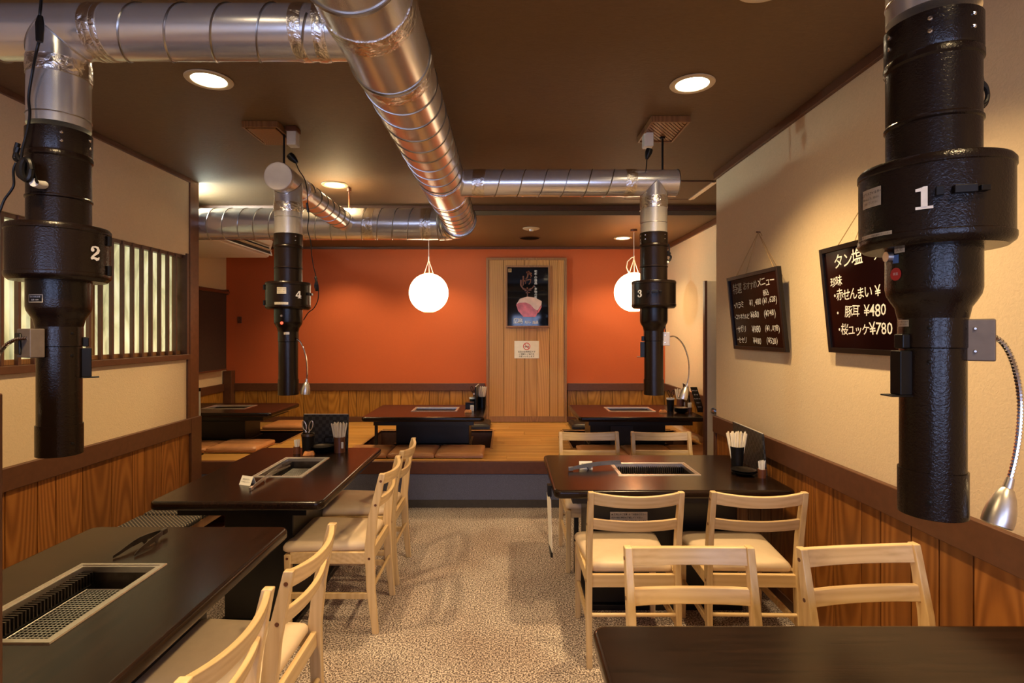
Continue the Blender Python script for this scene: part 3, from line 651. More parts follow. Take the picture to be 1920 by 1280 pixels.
# main duct: straight run, elbow, cross run to the left
t = thing('main_duct', 'large silver spiral duct running along the ceiling and elbowing left', 'duct', (XM, 2.0, ZD))
MB().tube([(XM, -1.2, ZD), (XM, 1.26, ZD)], R2, 64).build('pipe', 'ductY', t); helix(t, (XM, -1.2, ZD), 'Y', 2.4, R2)
MB().tube([(XM, 1.26, ZD), (XM, 1.75, ZD)], R2 + 0.0015, 64).build('tee_piece', 'ductY', t)
ring(t, (XM, 1.26, ZD), 'Y', R2 + 0.002, 0.010); ring(t, (XM, 1.68, ZD), 'Y', R2 + 0.002, 0.010)
sleeve(t, (XM, 1.37, ZD), 'Y', 0.07, R2 + 0.0016); sleeve(t, (XM, 1.69, ZD), 'Y', 0.06, R2 + 0.0016)
MB().tube([(XM, 1.72, ZD), (XM, 2.98, ZD)], R2, 64).build('pipe', 'ductY', t); helix(t, (XM, 1.78, ZD), 'Y', 1.16, R2, ph=2.0)
MB().tube([(XM, 2.96, ZD), (XM, 3.32, ZD)], R2 + 0.0015, 64).build('tee_piece', 'ductY', t)
sleeve(t, (XM, 2.93, ZD), 'Y', 0.045, R2 + 0.0016); ring(t, (XM, 3.32, ZD), 'Y', R2 + 0.002, 0.008); sleeve(t, (XM, 3.27, ZD), 'Y', 0.05, R2 + 0.0016)
YC = 4.29; rb = 0.17
MB().tube([(XM, 3.30, ZD), (XM, YC - rb, ZD)], R2, 64).build('pipe', 'ductY', t); helix(t, (XM, 3.36, ZD), 'Y', YC - rb - 3.38, R2)
el = [(XM - rb + rb * math.cos(a), YC - rb + rb * math.sin(a), ZD) for a in [math.pi / 2 * k / 10 for k in range(11)]]
MB().tube(el, R2 + 0.006, 64).build('elbow', 'ductX', t)
for k in (2, 5, 8):
    a = math.pi / 2 * k / 10; cc = Vector(el[k]); u = Vector((math.cos(a), math.sin(a), 0))
    MB().tube([cc + (u * math.cos(q) + Vector((0, 0, 1)) * math.sin(q)) * (R2 + 0.0065) for q in [2 * math.pi * j / 48 for j in range(49)]], 0.0032, 6, False).build('elbow_seam', 'seam', t)
ring(t, el[0], 'Y', R2 + 0.007, 0.008); ring(t, el[-1], 'X', R2 + 0.007, 0.008)
x_end = el[-1][0]
MB().tube([(x_end, YC, ZD), (-3.40, YC, ZD)], R2, 64).build('pipe', 'ductX', t); helix(t, (-3.40, YC, ZD), 'X', 3.40 + x_end - 0.08, R2, 0.118, hand=-1)
sleeve(t, (x_end - 0.13, YC, ZD), 'X', 0.08, R2); sleeve(t, (-1.62, YC, ZD), 'X', 0.06, R2); sleeve(t, (-1.10, YC, ZD), 'X', 0.08, R2)
MB().tube([(-1.52, YC, ZD), (-1.06, YC, ZD)], R2 + 0.0012, 64).build('tee_piece', 'ductX', t)
MB().tube([(-1.23, YC, ZD + R2), (-1.23, YC, ZC)], 0.006, 8).tube([(-1.23, YC, ZC - 0.035), (-1.23, YC, ZC - 0.008)], 0.018, 8).build('hanger_rod', 'pot', t)
def stub(t, x, y, top, bot):
    pipe(t, (x, y, bot), 'Z', top - bot, R1, 'drop_pipe')
# branch 2 (near left): level run along X
ZB2 = 2.345
t = thing('branch_duct', 'silver duct from the big duct down to extractor number 2 at near left', 'duct', (-1.29, 1.585, ZB2), 'branch ducts')
MB().tube([(-1.47, 1.585, ZB2), (XM - 0.05, 1.585, ZB2)], R1, 56).build('pipe', 'ductX', t)
helix(t, (-1.13, 1.585, ZB2), 'X', 0.58, R1, 0.128, hand=-1)
ring(t, (-1.47, 1.585, ZB2), 'X', R1, 0.008); stub(t, -1.29, 1.585, ZB2, 2.07); saddle(t, (-1.29, 1.585, ZB2), 'X', R1)
for q in (0, 0.018, 0.036): sleeve(t, (-1.185 + q, 1.585, ZB2), 'X', 0.016, R1, wob=0.002)
sleeve(t, (-0.60, 1.585, ZB2), 'X', 0.035, R1); sleeve(t, (-0.545, 1.585, ZB2), 'X', 0.035, R1 + 0.001)
sleeve(t, (-1.29, 1.585, 2.215), 'Z', 0.045, R1); ring(t, (-1.29, 1.585, 2.21), 'Z', R1, 0.004); ring(t, (-1.29, 1.585, 2.095), 'Z', R1, 0.004)
# branch 3
t = thing('branch_duct', 'silver duct from the big duct across to extractor number 3 at right', 'duct', (0.835, 3.12, ZD), 'branch ducts')
MB().tube([(XM + 0.05, 3.12, ZD), (0.965, 3.12, ZD)], R1, 56).build('pipe', 'ductX', t)
helix(t, (-0.10, 3.12, ZD), 'X', 0.76, R1, 0.1245, hand=-1); ring(t, (0.965, 3.12, ZD), 'X', R1, 0.006)
sleeve(t, (-0.19, 3.12, ZD), 'X', 0.07, R1); sleeve(t, (0.665, 3.12, ZD), 'X', 0.06, R1)
stub(t, 0.835, 3.12, ZD, 2.04); saddle(t, (0.835, 3.12, ZD), 'X', R1); sleeve(t, (0.835, 3.12, 2.18), 'Z', 0.065, R1); ring(t, (0.835, 3.12, 2.10), 'Z', R1, 0.003)
MB().tube([(0.885, 3.12, ZD + R1 - 0.01), (0.885, 3.12, ZC)], 0.006, 8).tube([(0.885, 3.12, ZC - 0.04), (0.885, 3.12, ZC - 0.02)], 0.016, 8).build('hanger_rod', 'black', t)
# branch 4: runs away from the viewer
t = thing('branch_duct', 'silver duct with a round end cap above extractor number 4', 'duct', (-1.24, 3.12, ZD), 'branch ducts')
MB().tube([(-1.24, 2.985, ZD), (-1.24, YC - 0.05, ZD)], R1, 56).build('pipe', 'ductY', t)
MB().lathe([(0, 0), (0.073, 0), (R1 + 0.002, 0.002), (R1 + 0.002, 0.03)], mtx=Matrix.Translation((-1.24, 2.975, ZD)) @ Matrix.Rotation(-math.pi / 2, 4, 'X'), caps=False, n=48).build('end_cap', 'capmetal', t, smooth=20)
helix(t, (-1.24, 3.34, ZD), 'Y', 0.8, R1, 0.125); sleeve(t, (-1.24, 3.25, ZD), 'Y', 0.07, R1)
stub(t, -1.24, 3.12, ZD, 2.01); saddle(t, (-1.24, 3.12, ZD), 'Y', R1); sleeve(t, (-1.24, 3.12, 2.165), 'Z', 0.055, R1); ring(t, (-1.24, 3.12, 2.13), 'Z', R1, 0.003)
MB().tube([(-1.24, 3.06, ZD + R1 - 0.01), (-1.24, 3.06, ZC)], 0.006, 8).build('hanger_rod', 'black', t)
# branch 1 (near right, above the frame)
t = thing('branch_duct', 'silver duct dropping to extractor number 1 at near right', 'duct', (0.825, 1.065, ZD), 'branch ducts')
MB().tube([(XM + 0.05, 1.065, ZD), (0.96, 1.065, ZD)], R1, 56).build('pipe', 'ductX', t); helix(t, (-0.1, 1.065, ZD), 'X', 0.76, R1, 0.1245, hand=-1)
stub(t, 0.825, 1.065, ZD, 2.09); saddle(t, (0.825, 1.065, ZD), 'X', R1); ring(t, (0.825, 1.065, 2.125), 'Z', R1, 0.004)

# ------------------------------------------------------------------ table-top extractors
def digit(mb, d, h, fn):
    """slab-serif numeral, height h, centred on 0"""
    k = h / 10.0; q = lambda pts: [(x * k, y * k) for x, y in pts]
    poly = lambda pts, fs=None: mb.add([fn(*p) for p in q(pts)], [fs or tuple(range(len(pts)))])
    if d == 1:
        poly([(-1.2, -4), (1.2, -4), (1.2, 5), (-0.2, 5), (-1.2, 4.2)]); poly([(-3.2, -5), (3.2, -5), (3.2, -3.8), (-3.2, -3.8)]); poly([(-3.2, 3.0), (-1.1, 3.0), (-1.1, 4.4), (-0.2, 5), (-1.6, 4.5), (-3.2, 4.3)])
    if d == 4:
        poly([(0.3, -5), (2.6, -5), (2.6, 5), (0.3, 5)]); poly([(-4, -2.6), (4, -2.6), (4, -1.2), (-4, -1.2)]); poly([(-4, -1.3), (-2.4, -1.3), (1.6, 5), (0.4, 5)]); poly([(-1.0, -5), (4, -5), (4, -4.1), (-1.0, -4.1)])
    if d == 2:
        ribbon(mb, q([(-2.6, 2.6), (-2.0, 4.1), (0, 4.6), (2.0, 4.0), (2.6, 2.4), (2.0, 0.8), (0, -0.8), (-2.0, -2.6), (-2.8, -4.2)]), [k * w_ for w_ in (1.2, 1.0, 1.2, 2.0, 2.6, 2.2, 1.6, 1.3, 1.4)], fn)
        disc2(mb, -1.9 * k, 2.2 * k, 1.3 * k, fn); ribbon(mb, q([(-2.9, -4.2), (-1.0, -3.4), (1.2, -4.2), (2.6, -3.8), (3.3, -2.4)]), [k * w_ for w_ in (1.3, 1.6, 2.2, 1.8, 0.7)], fn)
    if d == 3:
        ribbon(mb, q([(-2.4, 3.0), (-1.4, 4.4), (0.4, 4.6), (2.0, 3.8), (2.2, 2.2), (1.2, 0.8), (-0.8, 0.4)]), [k * w_ for w_ in (1.2, 1.0, 1.2, 2.0, 2.4, 1.6, 1.0)], fn)
        ribbon(mb, q([(-0.8, 0.4), (1.2, 0.1), (2.5, -1.2), (2.5, -3.0), (1.4, -4.3), (-0.6, -4.7), (-2.6, -3.8)]), [k * w_ for w_ in (1.0, 1.6, 2.4, 2.4, 1.6, 1.0, 1.2)], fn)
        disc2(mb, -2.1 * k, 2.7 * k, 1.2 * k, fn); disc2(mb, -2.3 * k, -3.0 * k, 1.3 * k, fn)
def extractor(num, x, y, dz, label, adeg, marks):
    t = thing('extractor_hood', label, 'extractor', (x, y, 1.13), 'telescopic table extractors')
    up = dz
    zdt, zdb = 1.765 + up, 1.613 + up * 0.8         # drum top / bottom
    # upper tube with swaged rings
    g1 = MB().lathe([(0.0755, zdt - 0.01), (0.0755, zdt + 0.075), (0.0785, zdt + 0.078), (0.0785, zdt + 0.082), (0.0755, zdt + 0.086), (0.0755, zdt + 0.19), (0.079, zdt + 0.194), (0.079, zdt + 0.204), (0.0765, zdt + 0.208), (0.078, zdt + 0.212), (0.078, zdt + 0.272), (0.0765, zdt + 0.273)], x, y, 56); upper = g1.build('upper_tube', 'hammer', t)
    g0 = MB().lathe([(0.06, zdb), (0.112, zdb), (0.121, zdb + 0.008), (0.123, zdb + 0.014), (0.123, zdb + 0.022), (0.121, zdb + 0.024), (0.121, zdt - 0.018), (0.123, zdt - 0.016), (0.123, zdt - 0.006), (0.119, zdt), (0.06, zdt + 0.001)], x, y, 64); drum = g0.build('filter_drum', 'hammer', t)
    zt = 1.49 + up * 0.6; zs = zt + 0.042
    MB().lathe([(0.0765, zdb + 0.002), (0.0765, zs + 0.012), (0.074, zs), (0.067, zs - 0.013), (0.060, zs - 0.024), (0.0565, zt), (0.0555, zt - 0.003)], x, y, 56).build('lower_body', 'hammer', t)
    g2 = MB().lathe([(0.0555, zt), (0.0555, zt - 0.058), (0.0530, zt - 0.060), (0.0530, 1.20)], x, y, 48); tube = g2.build('telescopic_tube', 'hammer', t)
    MB().lathe([(0.0530, 1.217), (0.0560, 1.217), (0.0560, 1.131), (0.0545, 1.130), (0.0525, 1.130), (0.0525, 1.20)], x, y, 48, caps=False).build('nozzle_collar', 'hammer', t)
    RD = 0.1218
    def wrap(a, z, R): return lambda u, v: Vector((x + R * math.sin(math.radians(a) + u / R), y - R * math.cos(math.radians(a) + u / R), z + v))
    def plate(a, z, R, w_, h, mat, nm, lab=None):
        g = MB(); k = 8; f = wrap(a, z, R)
        g.add([f(-w_ / 2 + w_ * i / k, s * h / 2) for s in (-1, 1) for i in range(k + 1)], [(i, i + 1, k + 2 + i, k + 1 + i) for i in range(k)])
        return g.build(nm, mat, drum if R > 0.1 else tube, label=lab)
    g = MB(); digit(g, num, 0.040, wrap(adeg['digit'], 1.692 + up * 0.8, RD + 0.001)); g.build('numeral', 'ivory', drum, label='white numeral %d' % num)
    if 'warn' in adeg:
        a = adeg['warn']; pl = plate(a, 1.712 + up * .8, RD + 0.0008, 0.050, 0.036, 'silverlabel', 'warning_label', 'small silver label with dark writing')
        g = MB(); f = wrap(a, 1.712 + up * .8, RD + 0.0014)
        put_text(g, 'グリスフィルター', 0.0060, f, 0.004, 0.009, 0.0001); put_text(g, '挿入は上下、向きに', 0.0050, f, 0.0, -0.001); put_text(g, '注意してください', 0.0050, f, 0.0, -0.010)
        ribbon(g, [(-0.024, 0.006), (-0.0215, 0.012), (-0.019, 0.006), (-0.024, 0.006)], 0.0009, f); g.build('label_writing', 'ink', drum)
    if 'strip' in adeg:
        a = adeg['strip']; plate(a, 1.642 + up * .6, RD + 0.0008, 0.075, 0.014, 'silverlabel', 'caution_strip', 'narrow silver caution strip')
        g = MB(); f = wrap(a, 1.642 + up * .6, RD + 0.0014); put_text(g, '注意  フィルターは毎日清掃してください', 0.0038, f, 0, 0.0028); put_text(g, '火災の原因になることがあります', 0.0036, f, 0, -0.0032); g.build('label_writing', 'ink', drum)
    if 'latch' in adeg:
        f = lambda a, z, r: Vector((x + r * math.sin(math.radians(a)), y - r * math.cos(math.radians(a)), z))
        a = adeg['latch']; z = 1.700 + up * .8
        g = MB()
        for da, w_, h in ((-16, 0.012, 0.016), (0, 0.034, 0.014), (13, 0.016, 0.010)):
            mtx = Matrix.Translation(f(a + da, z, RD + 0.004)) @ Matrix.Rotation(math.radians(a + da), 4, 'Z'); g.box(-w_ / 2, w_ / 2, -0.006, 0.006, -h / 2, h / 2, mtx=mtx)
        g.build('latch', 'black', drum, bev=0.0015)
    if 'hinge' in adeg:
        a = adeg['hinge']
        for z in (1.735, 1.648):
            p = Vector((x + (RD + 0.004) * math.sin(math.radians(a)), y - (RD + 0.004) * math.cos(math.radians(a)), z + up * .8)); MB().tube([p - Vector((0, 0, 0.014)), p + Vector((0, 0, 0.014))], 0.006, 10).build('hinge', 'black', drum)
    for a in adeg.get('screws', []):
        for z in (zdt + 0.232, zdt + 0.255):
            p = Vector((x + 0.0785 * math.sin(math.radians(a)), y - 0.0785 * math.cos(math.radians(a)), z)); d = Vector((math.sin(math.radians(a)), -math.cos(math.radians(a)), 0))
            MB().tube([p - d * 0.001, p + d * 0.0015, p + d * 0.003], [0.0042, 0.0040, 0.002], 10).build('screw', 'chrome', upper)
    for a in adeg.get('bolts', []):
        for z in (zt - 0.022, zt - 0.085, 1.165):
            r = 0.0555 if z > zt - 0.05 else 0.053 if z > 1.25 else 0.056
            p = Vector((x + r * math.sin(math.radians(a)), y - r * math.cos(math.radians(a)), z)); d = Vector((math.sin(math.radians(a)), -math.cos(math.radians(a)), 0))
            MB().tube([p - d * 0.001, p + d * 0.002, p + d * 0.003], [0.0045, 0.0040, 0.002], 10).build('bolt', 'black', tube)
    if 'tag' in adeg:
        plate(adeg['tag'], zt - 0.012, 0.0563, 0.030, 0.013, 'silverlabel', 'name_strip', 'small silver strip')
        g = MB(); f = wrap(adeg['tag'], zt - 0.012, 0.0568); put_text(g, '上下に動かせます', 0.0035, f, 0, 0.0025); put_text(g, 'ご注意ください', 0.0035, f, 0, -0.003); g.build('label_writing', 'ink', tube)
    # damper slider with its small shelf
    if 'damper' in adeg:
        a = adeg['damper']; mt = Matrix.Translation((x, y, 0)) @ Matrix.Rotation(math.radians(a), 4, 'Z')
        z1 = zt - 0.065; h = 0.085
        MB().box(-0.014, 0.014, -0.074, -0.050, z1 - h, z1, mtx=mt).build('damper_channel', 'black', t, bev=0.002)
        MB().box(-0.012, 0.012, -0.068, -0.052, z1 + 0.004, z1 + 0.032, mtx=mt).build('damper_grip', 'black', t, bev=0.003)
        MB().box(-0.016, 0.016, -0.092, -0.050, z1 - h - 0.003, z1 - h, mtx=mt).build('damper_stop', 'black', t, bev=0.001)
    return t
def gooseneck(t, pts, Y, head, r=0.0045, box=None, hr=0.020):
    path = [P(px, py, Y) for px, py in pts]
    # Catmull-Rom smoothing
    out = []
    for i in range(len(path) - 1):
        p0 = path[max(0, i - 1)]; p1 = path[i]; p2 = path[i + 1]; p3 = path[min(len(path) - 1, i + 2)]
        for k in range(6):
            s = k / 6; out.append(0.5 * ((2 * p1) + (p2 - p0) * s + (2 * p0 - 5 * p1 + 4 * p2 - p3) * s * s + (3 * p1 - p0 - 3 * p2 + p3) * s ** 3))
    out.append(path[-1])
    MB().tube(out, r, 10).build('gooseneck', 'chrome', t)
    if r > 0.004:
        L = [0.0]
        for a, c in zip(out, out[1:]): L.append(L[-1] + (c - a).length)
        g = MB(); n = int(L[-1] / 0.0065); j = 0
        for i in range(n):
            s = (i + 0.5) * L[-1] / n
            while L[j + 1] < s: j += 1
            tdir = (out[j + 1] - out[j]).normalized(); p = out[j].lerp(out[j + 1], (s - L[j]) / (L[j + 1] - L[j])); g.tube([p - tdir * 0.0016, p + tdir * 0.0016], r + 0.0009, 8, False)
        o = g.build('neck_coil', 'chrome', t); o['kind'] = 'stuff'
    a, c = P(head[0], head[1], Y), P(head[2], head[3], Y); d = (c - a)
    MB().tube([a + d * s for s in (-0.12, 0.0, 0.12, 0.16, 0.35, 0.6, 0.82, 0.97, 1.0)], [k * hr for k in (0.26, 0.30, 0.32, 0.45, 0.72, 0.92, 1.0, 0.98, 0.86)], 28).build('lamp_head', 'steel', t)
def coil(t, pts, r=0.004, name='power_cable', mat='black'):
    out = []
    path = [Vector(p) for p in pts]
    for i in range(len(path) - 1):
        p0 = path[max(0, i - 1)]; p1 = path[i]; p2 = path[i + 1]; p3 = path[min(len(path) - 1, i + 2)]
        for k in range(5):
            s = k / 5; out.append(0.5 * ((2 * p1) + (p2 - p0) * s + (2 * p0 - 5 * p1 + 4 * p2 - p3) * s * s + (3 * p1 - p0 - 3 * p2 + p3) * s ** 3))
    out.append(path[-1]); MB().tube(out, r, 8).build(name, mat, t)
# 1
E1 = extractor(1, 0.825, 1.065, 0.035, 'black hammered extractor with white numeral 1 hanging over the near right table',
  {'digit': -43, 'warn': -88, 'strip': -84, 'latch': -17, 'screws': [-40, 12, -95], 'bolts': [-42], 'tag': -92, 'damper': -88}, 0)
E2 = extractor(2, -1.29, 1.585, 0.018, 'black hammered extractor with white numeral 2 hanging over the near left table',
  {'digit': 79, 'hinge': 104, 'screws': [42, 100], 'bolts': [70], 'damper': 128}, 0)
E3 = extractor(3, 0.835, 3.12, 0.008, 'black extractor with white numeral 3 hanging over the right table with condiments',
  {'digit': -53, 'latch': -12, 'screws': [-50, 35, -80], 'bolts': [], 'damper': -100}, 0)
E4 = extractor(4, -1.24, 3.12, 0.0, 'black extractor with white numeral 4 hanging over the left table with condiments',
  {'digit': 47, 'warn': 5, 'strip': 4, 'latch': 96, 'hinge': -64, 'screws': [50], 'bolts': [], 'tag': 12}, 0)
def arm_box(t, x, y, a, z0, z1, w0, w1, d, mat, screws=1):
    mt = Matrix.Translation((x, y, 0)) @ Matrix.Rotation(math.radians(a), 4, 'Z')   # local x points away from the tube
    MB().box(w0, w1, -d / 2, d / 2, z0, z1, mtx=mt).build('switch_box', mat, t, bev=0.003)
    for z in (z0 + 0.018, z1 - 0.018):
        MB().tube([mt @ Vector(((w0 + w1) / 2 - 0.008, -d / 2 - k, z)) for k in (0, 0.003)], [0.004, 0.002], 10).build('screw', 'chrome', t)
arm_box(E1, 0.825, 1.065, -38, 1.428, 1.506, 0.050, 0.092, 0.030, 'boxmetal')
gooseneck(E1, [(1846, 626), (1862, 630), (1884, 648), (1903, 690), (1913, 750), (1911, 810), (1903, 860), (1893, 900)], 1.02, (1892, 905, 1868, 985), 0.0042, hr=0.0245)
MB().box(-0.03, 0.0, -0.02, 0.02, 0, 0.022, mtx=Matrix.Translation((0.868, 1.035, 1.504)) @ Matrix.Rotation(math.radians(-38), 4, 'Z')).build('cable_gland', 'black', E1, bev=0.003)
arm_box(E2, -1.29, 1.585, 243, 1.412, 1.492, 0.050, 0.085, 0.075, 'boxmetal')
MB().box(0.085, 0.092, -0.034, -0.006, 1.420, 1.480, mtx=Matrix.Translation((-1.29, 1.585, 0)) @ Matrix.Rotation(math.radians(243), 4, 'Z')).build('socket', 'black', E2, bev=0.006)
gooseneck(E2, [(52, 634), (35, 635), (18, 642), (4, 655), (-10, 680), (-22, 720), (-24, 760)], 1.50, (-24, 765, -20, 820), 0.0045, hr=0.026)
arm_box(E3, 0.835, 3.12, -14, 1.408, 1.486, 0.050, 0.088, 0.030, 'capmetal')
gooseneck(E3, [(1256, 631), (1268, 632), (1282, 648), (1291, 675), (1292, 702), (1288, 722)], 3.08, (1288, 722, 1279, 748), 0.004, hr=0.026)
coil(E3, [P(1247, 588, 3.1), P(1251, 600, 3.1), P(1247, 612, 3.1), P(1248, 622, 3.1)], 0.003)
coil(E4, [P(556, 634, 3.1), P(558, 636, 3.1), P(560, 638, 3.1)], 0.004)
gooseneck(E4, [(557, 636), (563, 641), (570, 655), (575, 678), (576, 700), (575, 713)], 3.10, (575, 713, 572, 739), 0.004, hr=0.026)
# red pilot lamp on number 4, stickers on number 1 and 2
def on(x, y, R, a, z): return Vector((x + R * math.sin(math.radians(a)), y - R * math.cos(math.radians(a)), z))
def button(t, x, y, R, a, z, r, mat, nm, d=0.004):
    p = on(x, y, R, a, z); q = on(x, y, R + d, a, z); MB().tube([p, q], r, 16).build(nm, mat, t)
button(E4, -1.24, 3.12, 0.0765, -4, 1.515 + 0.02, 0.008, 'redlamp', 'pilot_lamp')
button(E4, -1.24, 3.12, 0.0765, -4, 1.575, 0.006, 'steel', 'toggle_switch', 0.008)
button(E1, 0.825, 1.065, 0.0765, -94, 1.628, 0.010, 'steel', 'rotary_knob', 0.010)
button(E1, 0.825, 1.065, 0.0765, -84, 1.593, 0.0125, 'red', 'round_sticker', 0.0008)
def wrapf(x, y, R, a, z): return lambda u, v: Vector((x + R * math.sin(math.radians(a) + u / R), y - R * math.cos(math.radians(a) + u / R), z + v))
g = MB(); f = wrapf(0.825, 1.065, 0.0776, -84, 1.593); put_text(g, '高温', 0.006, f, 0, 0.0); g.build('sticker_writing', 'ivory', E1)
def wplate(t, x, y, R, a, z, w_, h, mat, nm):
    g = MB(); f = wrapf(x, y, R, a, z); g.add([f(-w_ / 2 + w_ * i / 6, s * h / 2) for s in (-1, 1) for i in range(7)], [(i, i + 1, 8 + i, 7 + i) for i in range(6)]); g.build(nm, mat, t)
wplate(E1, 0.825, 1.065, 0.0772, -78, 1.638, 0.022, 0.010, 'silverlabel', 'switch_label'); wplate(E1, 0.825, 1.065, 0.0772, -84, 1.622, 0.014, 0.016, 'blue', 'blue_sticker')
g = MB(); put_text(g, '入 切', 0.006, wrapf(0.825, 1.065, 0.0776, -78, 1.638)); g.build('label_writing', 'ink', E1)
wplate(E2, -1.29, 1.585, 0.0772, -4, 1.575, 0.042, 0.022, 'silverlabel', 'rating_plate'); wplate(E2, -1.29, 1.585, 0.0775, -4, 1.575, 0.038, 0.018, 'black', 'rating_plate_field')
g = MB(); put_text(g, '型式 排気装置', 0.005, wrapf(-1.29, 1.585, 0.0779, -4, 1.579)); put_text(g, '電源 100V', 0.005, wrapf(-1.29, 1.585, 0.0779, -4, 1.571)); g.build('label_writing', 'ivory', E2)
# power cables with plugs, and coils
def plug(t, p, d, mat='black', r=0.016, L=0.045):
    p = Vector(p); d = Vector(d).normalized(); MB().tube([p, p + d * L * 0.3, p + d * L * 0.75, p + d * L], [r, r * 1.05, r * 0.7, r * 0.35], 14).build('plug', mat, t)
Yc = 1.50
coil(E2, [P(76, -60, 1.45), P(77, 0, 1.45), P(75, 30, 1.45), P(78, 60, 1.47), P(70, 90, 1.47), P(62, 130, 1.49), P(54, 180, 1.5), P(56, 215, 1.5), P(50, 250, 1.5), P(42, 280, Yc), P(40, 300, Yc)], 0.0035)
MB().tube([P(76, 30, 1.45), P(75, 45, 1.45), P(74, 78, 1.45)], [0.006, 0.010, 0.008], 10).build('cable_connector', 'black', E2)
for k in range(4):
    coil(E2, [P(44 + 9 * math.cos(a) + k * 2, 318 + (15 + k * 1.5) * math.sin(a), Yc - 0.012 * k) for a in [2 * math.pi * j / 10 for j in range(11)]], 0.0075, 'cable_coil')
coil(E2, [P(34, 268, Yc), P(30, 285, Yc), P(36, 300, Yc), P(28, 296, Yc), P(34, 276, Yc)], 0.006, 'cable_tie')
coil(E2, [P(30, 305, Yc), P(25, 320, Yc), P(26, 345, Yc), P(20, 358, Yc), P(8, 375, Yc), P(0, 395, Yc), P(-10, 410, Yc)], 0.003, 'loose_cable')
coil(E2, [P(52, 322, Yc), P(62, 322, Yc), P(66, 334, Yc - 0.02), P(70, 342, Yc - 0.04)], 0.0035)
MB().tube([P(63, 342, 1.47), P(72, 346, 1.49), P(86, 347, 1.52)], 0.011, 16).build('connector', 'white', E2, label='white cable connector')
ya = 1.06
for k in range(3): coil(E1, [P(1838 + 14 * math.cos(a), 178 + (24 - 3 * k) * math.sin(a), ya - 0.012 * k) for a in [2 * math.pi * j / 10 for j in range(11)]], 0.0038, 'cable_coil')
coil(E1, [P(1836, 140, ya), P(1838, 155, ya), P(1836, 170, ya)], 0.006, 'cable_tie')
coil(E3, [P(1252, 470, 3.1), P(1255, 477, 3.1), P(1258, 482, 3.1), P(1254, 489, 3.1), P(1248, 484, 3.1), P(1251, 477, 3.1), P(1257, 474, 3.1)], 0.006, 'cable_coil')
coil(E3, [P(1254, 458, 3.1), P(1255, 470, 3.1), P(1253, 480, 3.1)], 0.004, 'cable_tie')
MB().tube([P(1246, 491, 3.1), P(1253, 492, 3.1)], 0.010, 12).build('connector', 'white', E3)
coil(E4, [P(552, 298, 3.0), P(560, 318, 2.98), P(571, 336, 2.96), P(576, 360, 2.96), P(577, 385, 2.97), P(579, 405, 2.98), P(577, 430, 3.0), P(583, 455, 3.02), P(584, 475, 3.04), P(588, 500, 3.06), P(593, 520, 3.06), P(597, 540, 3.06), P(596, 562, 3.07), P(588, 578, 3.08), P(578, 586, 3.1), P(569, 600, 3.11)], 0.0026)
for k in range(3): coil(E4, [P(592 + (1 - k) * 2, 520, 3.06), P(590 + k * 2, 535, 3.06), P(593 + k * 2, 545, 3.06), P(595 - k, 530, 3.05), P(591 + k, 518, 3.06)], 0.003, 'cable_bundle')
MB().tube([P(575.5, 380, 2.96), P(578, 398, 2.97)], 0.0065, 10).build('cable_connector', 'black', E4)
plug(E4, P(543, 291, 3.0), P(554, 302, 3.0) - P(541, 289, 3.0), 'black', 0.020, 0.06)
coil(E3, [P(1213, 296, 3.05), P(1212, 310, 3.05), P(1211, 322, 3.08)], 0.003)
plug(E3, P(1218, 280, 3.04), P(1213, 296, 3.04) - P(1218, 280, 3.04), 'black', 0.019, 0.058)
def outlet(x, y, label):
    t = thing('ceiling_socket', label, 'socket', (x, y, ZC), 'ceiling sockets')
    MB().box(x - 0.026, x + 0.026, y - 0.03, y + 0.03, 2.515, ZC).build('socket_body', 'white', t, bev=0.005)
    MB().box(x - 0.03, x + 0.03, y - 0.036, y + 0.036, ZC - 0.03, ZC - 0.001).build('mounting_plate', 'pot', t, bev=0.004)
outlet(P(547, 288, 3.03).x, 3.05, 'small white ceiling socket with a black plug, left of the big duct')
outlet(P(1218, 275, 3.03).x, 3.07, 'small white ceiling socket with a black plug beside the slatted vent')

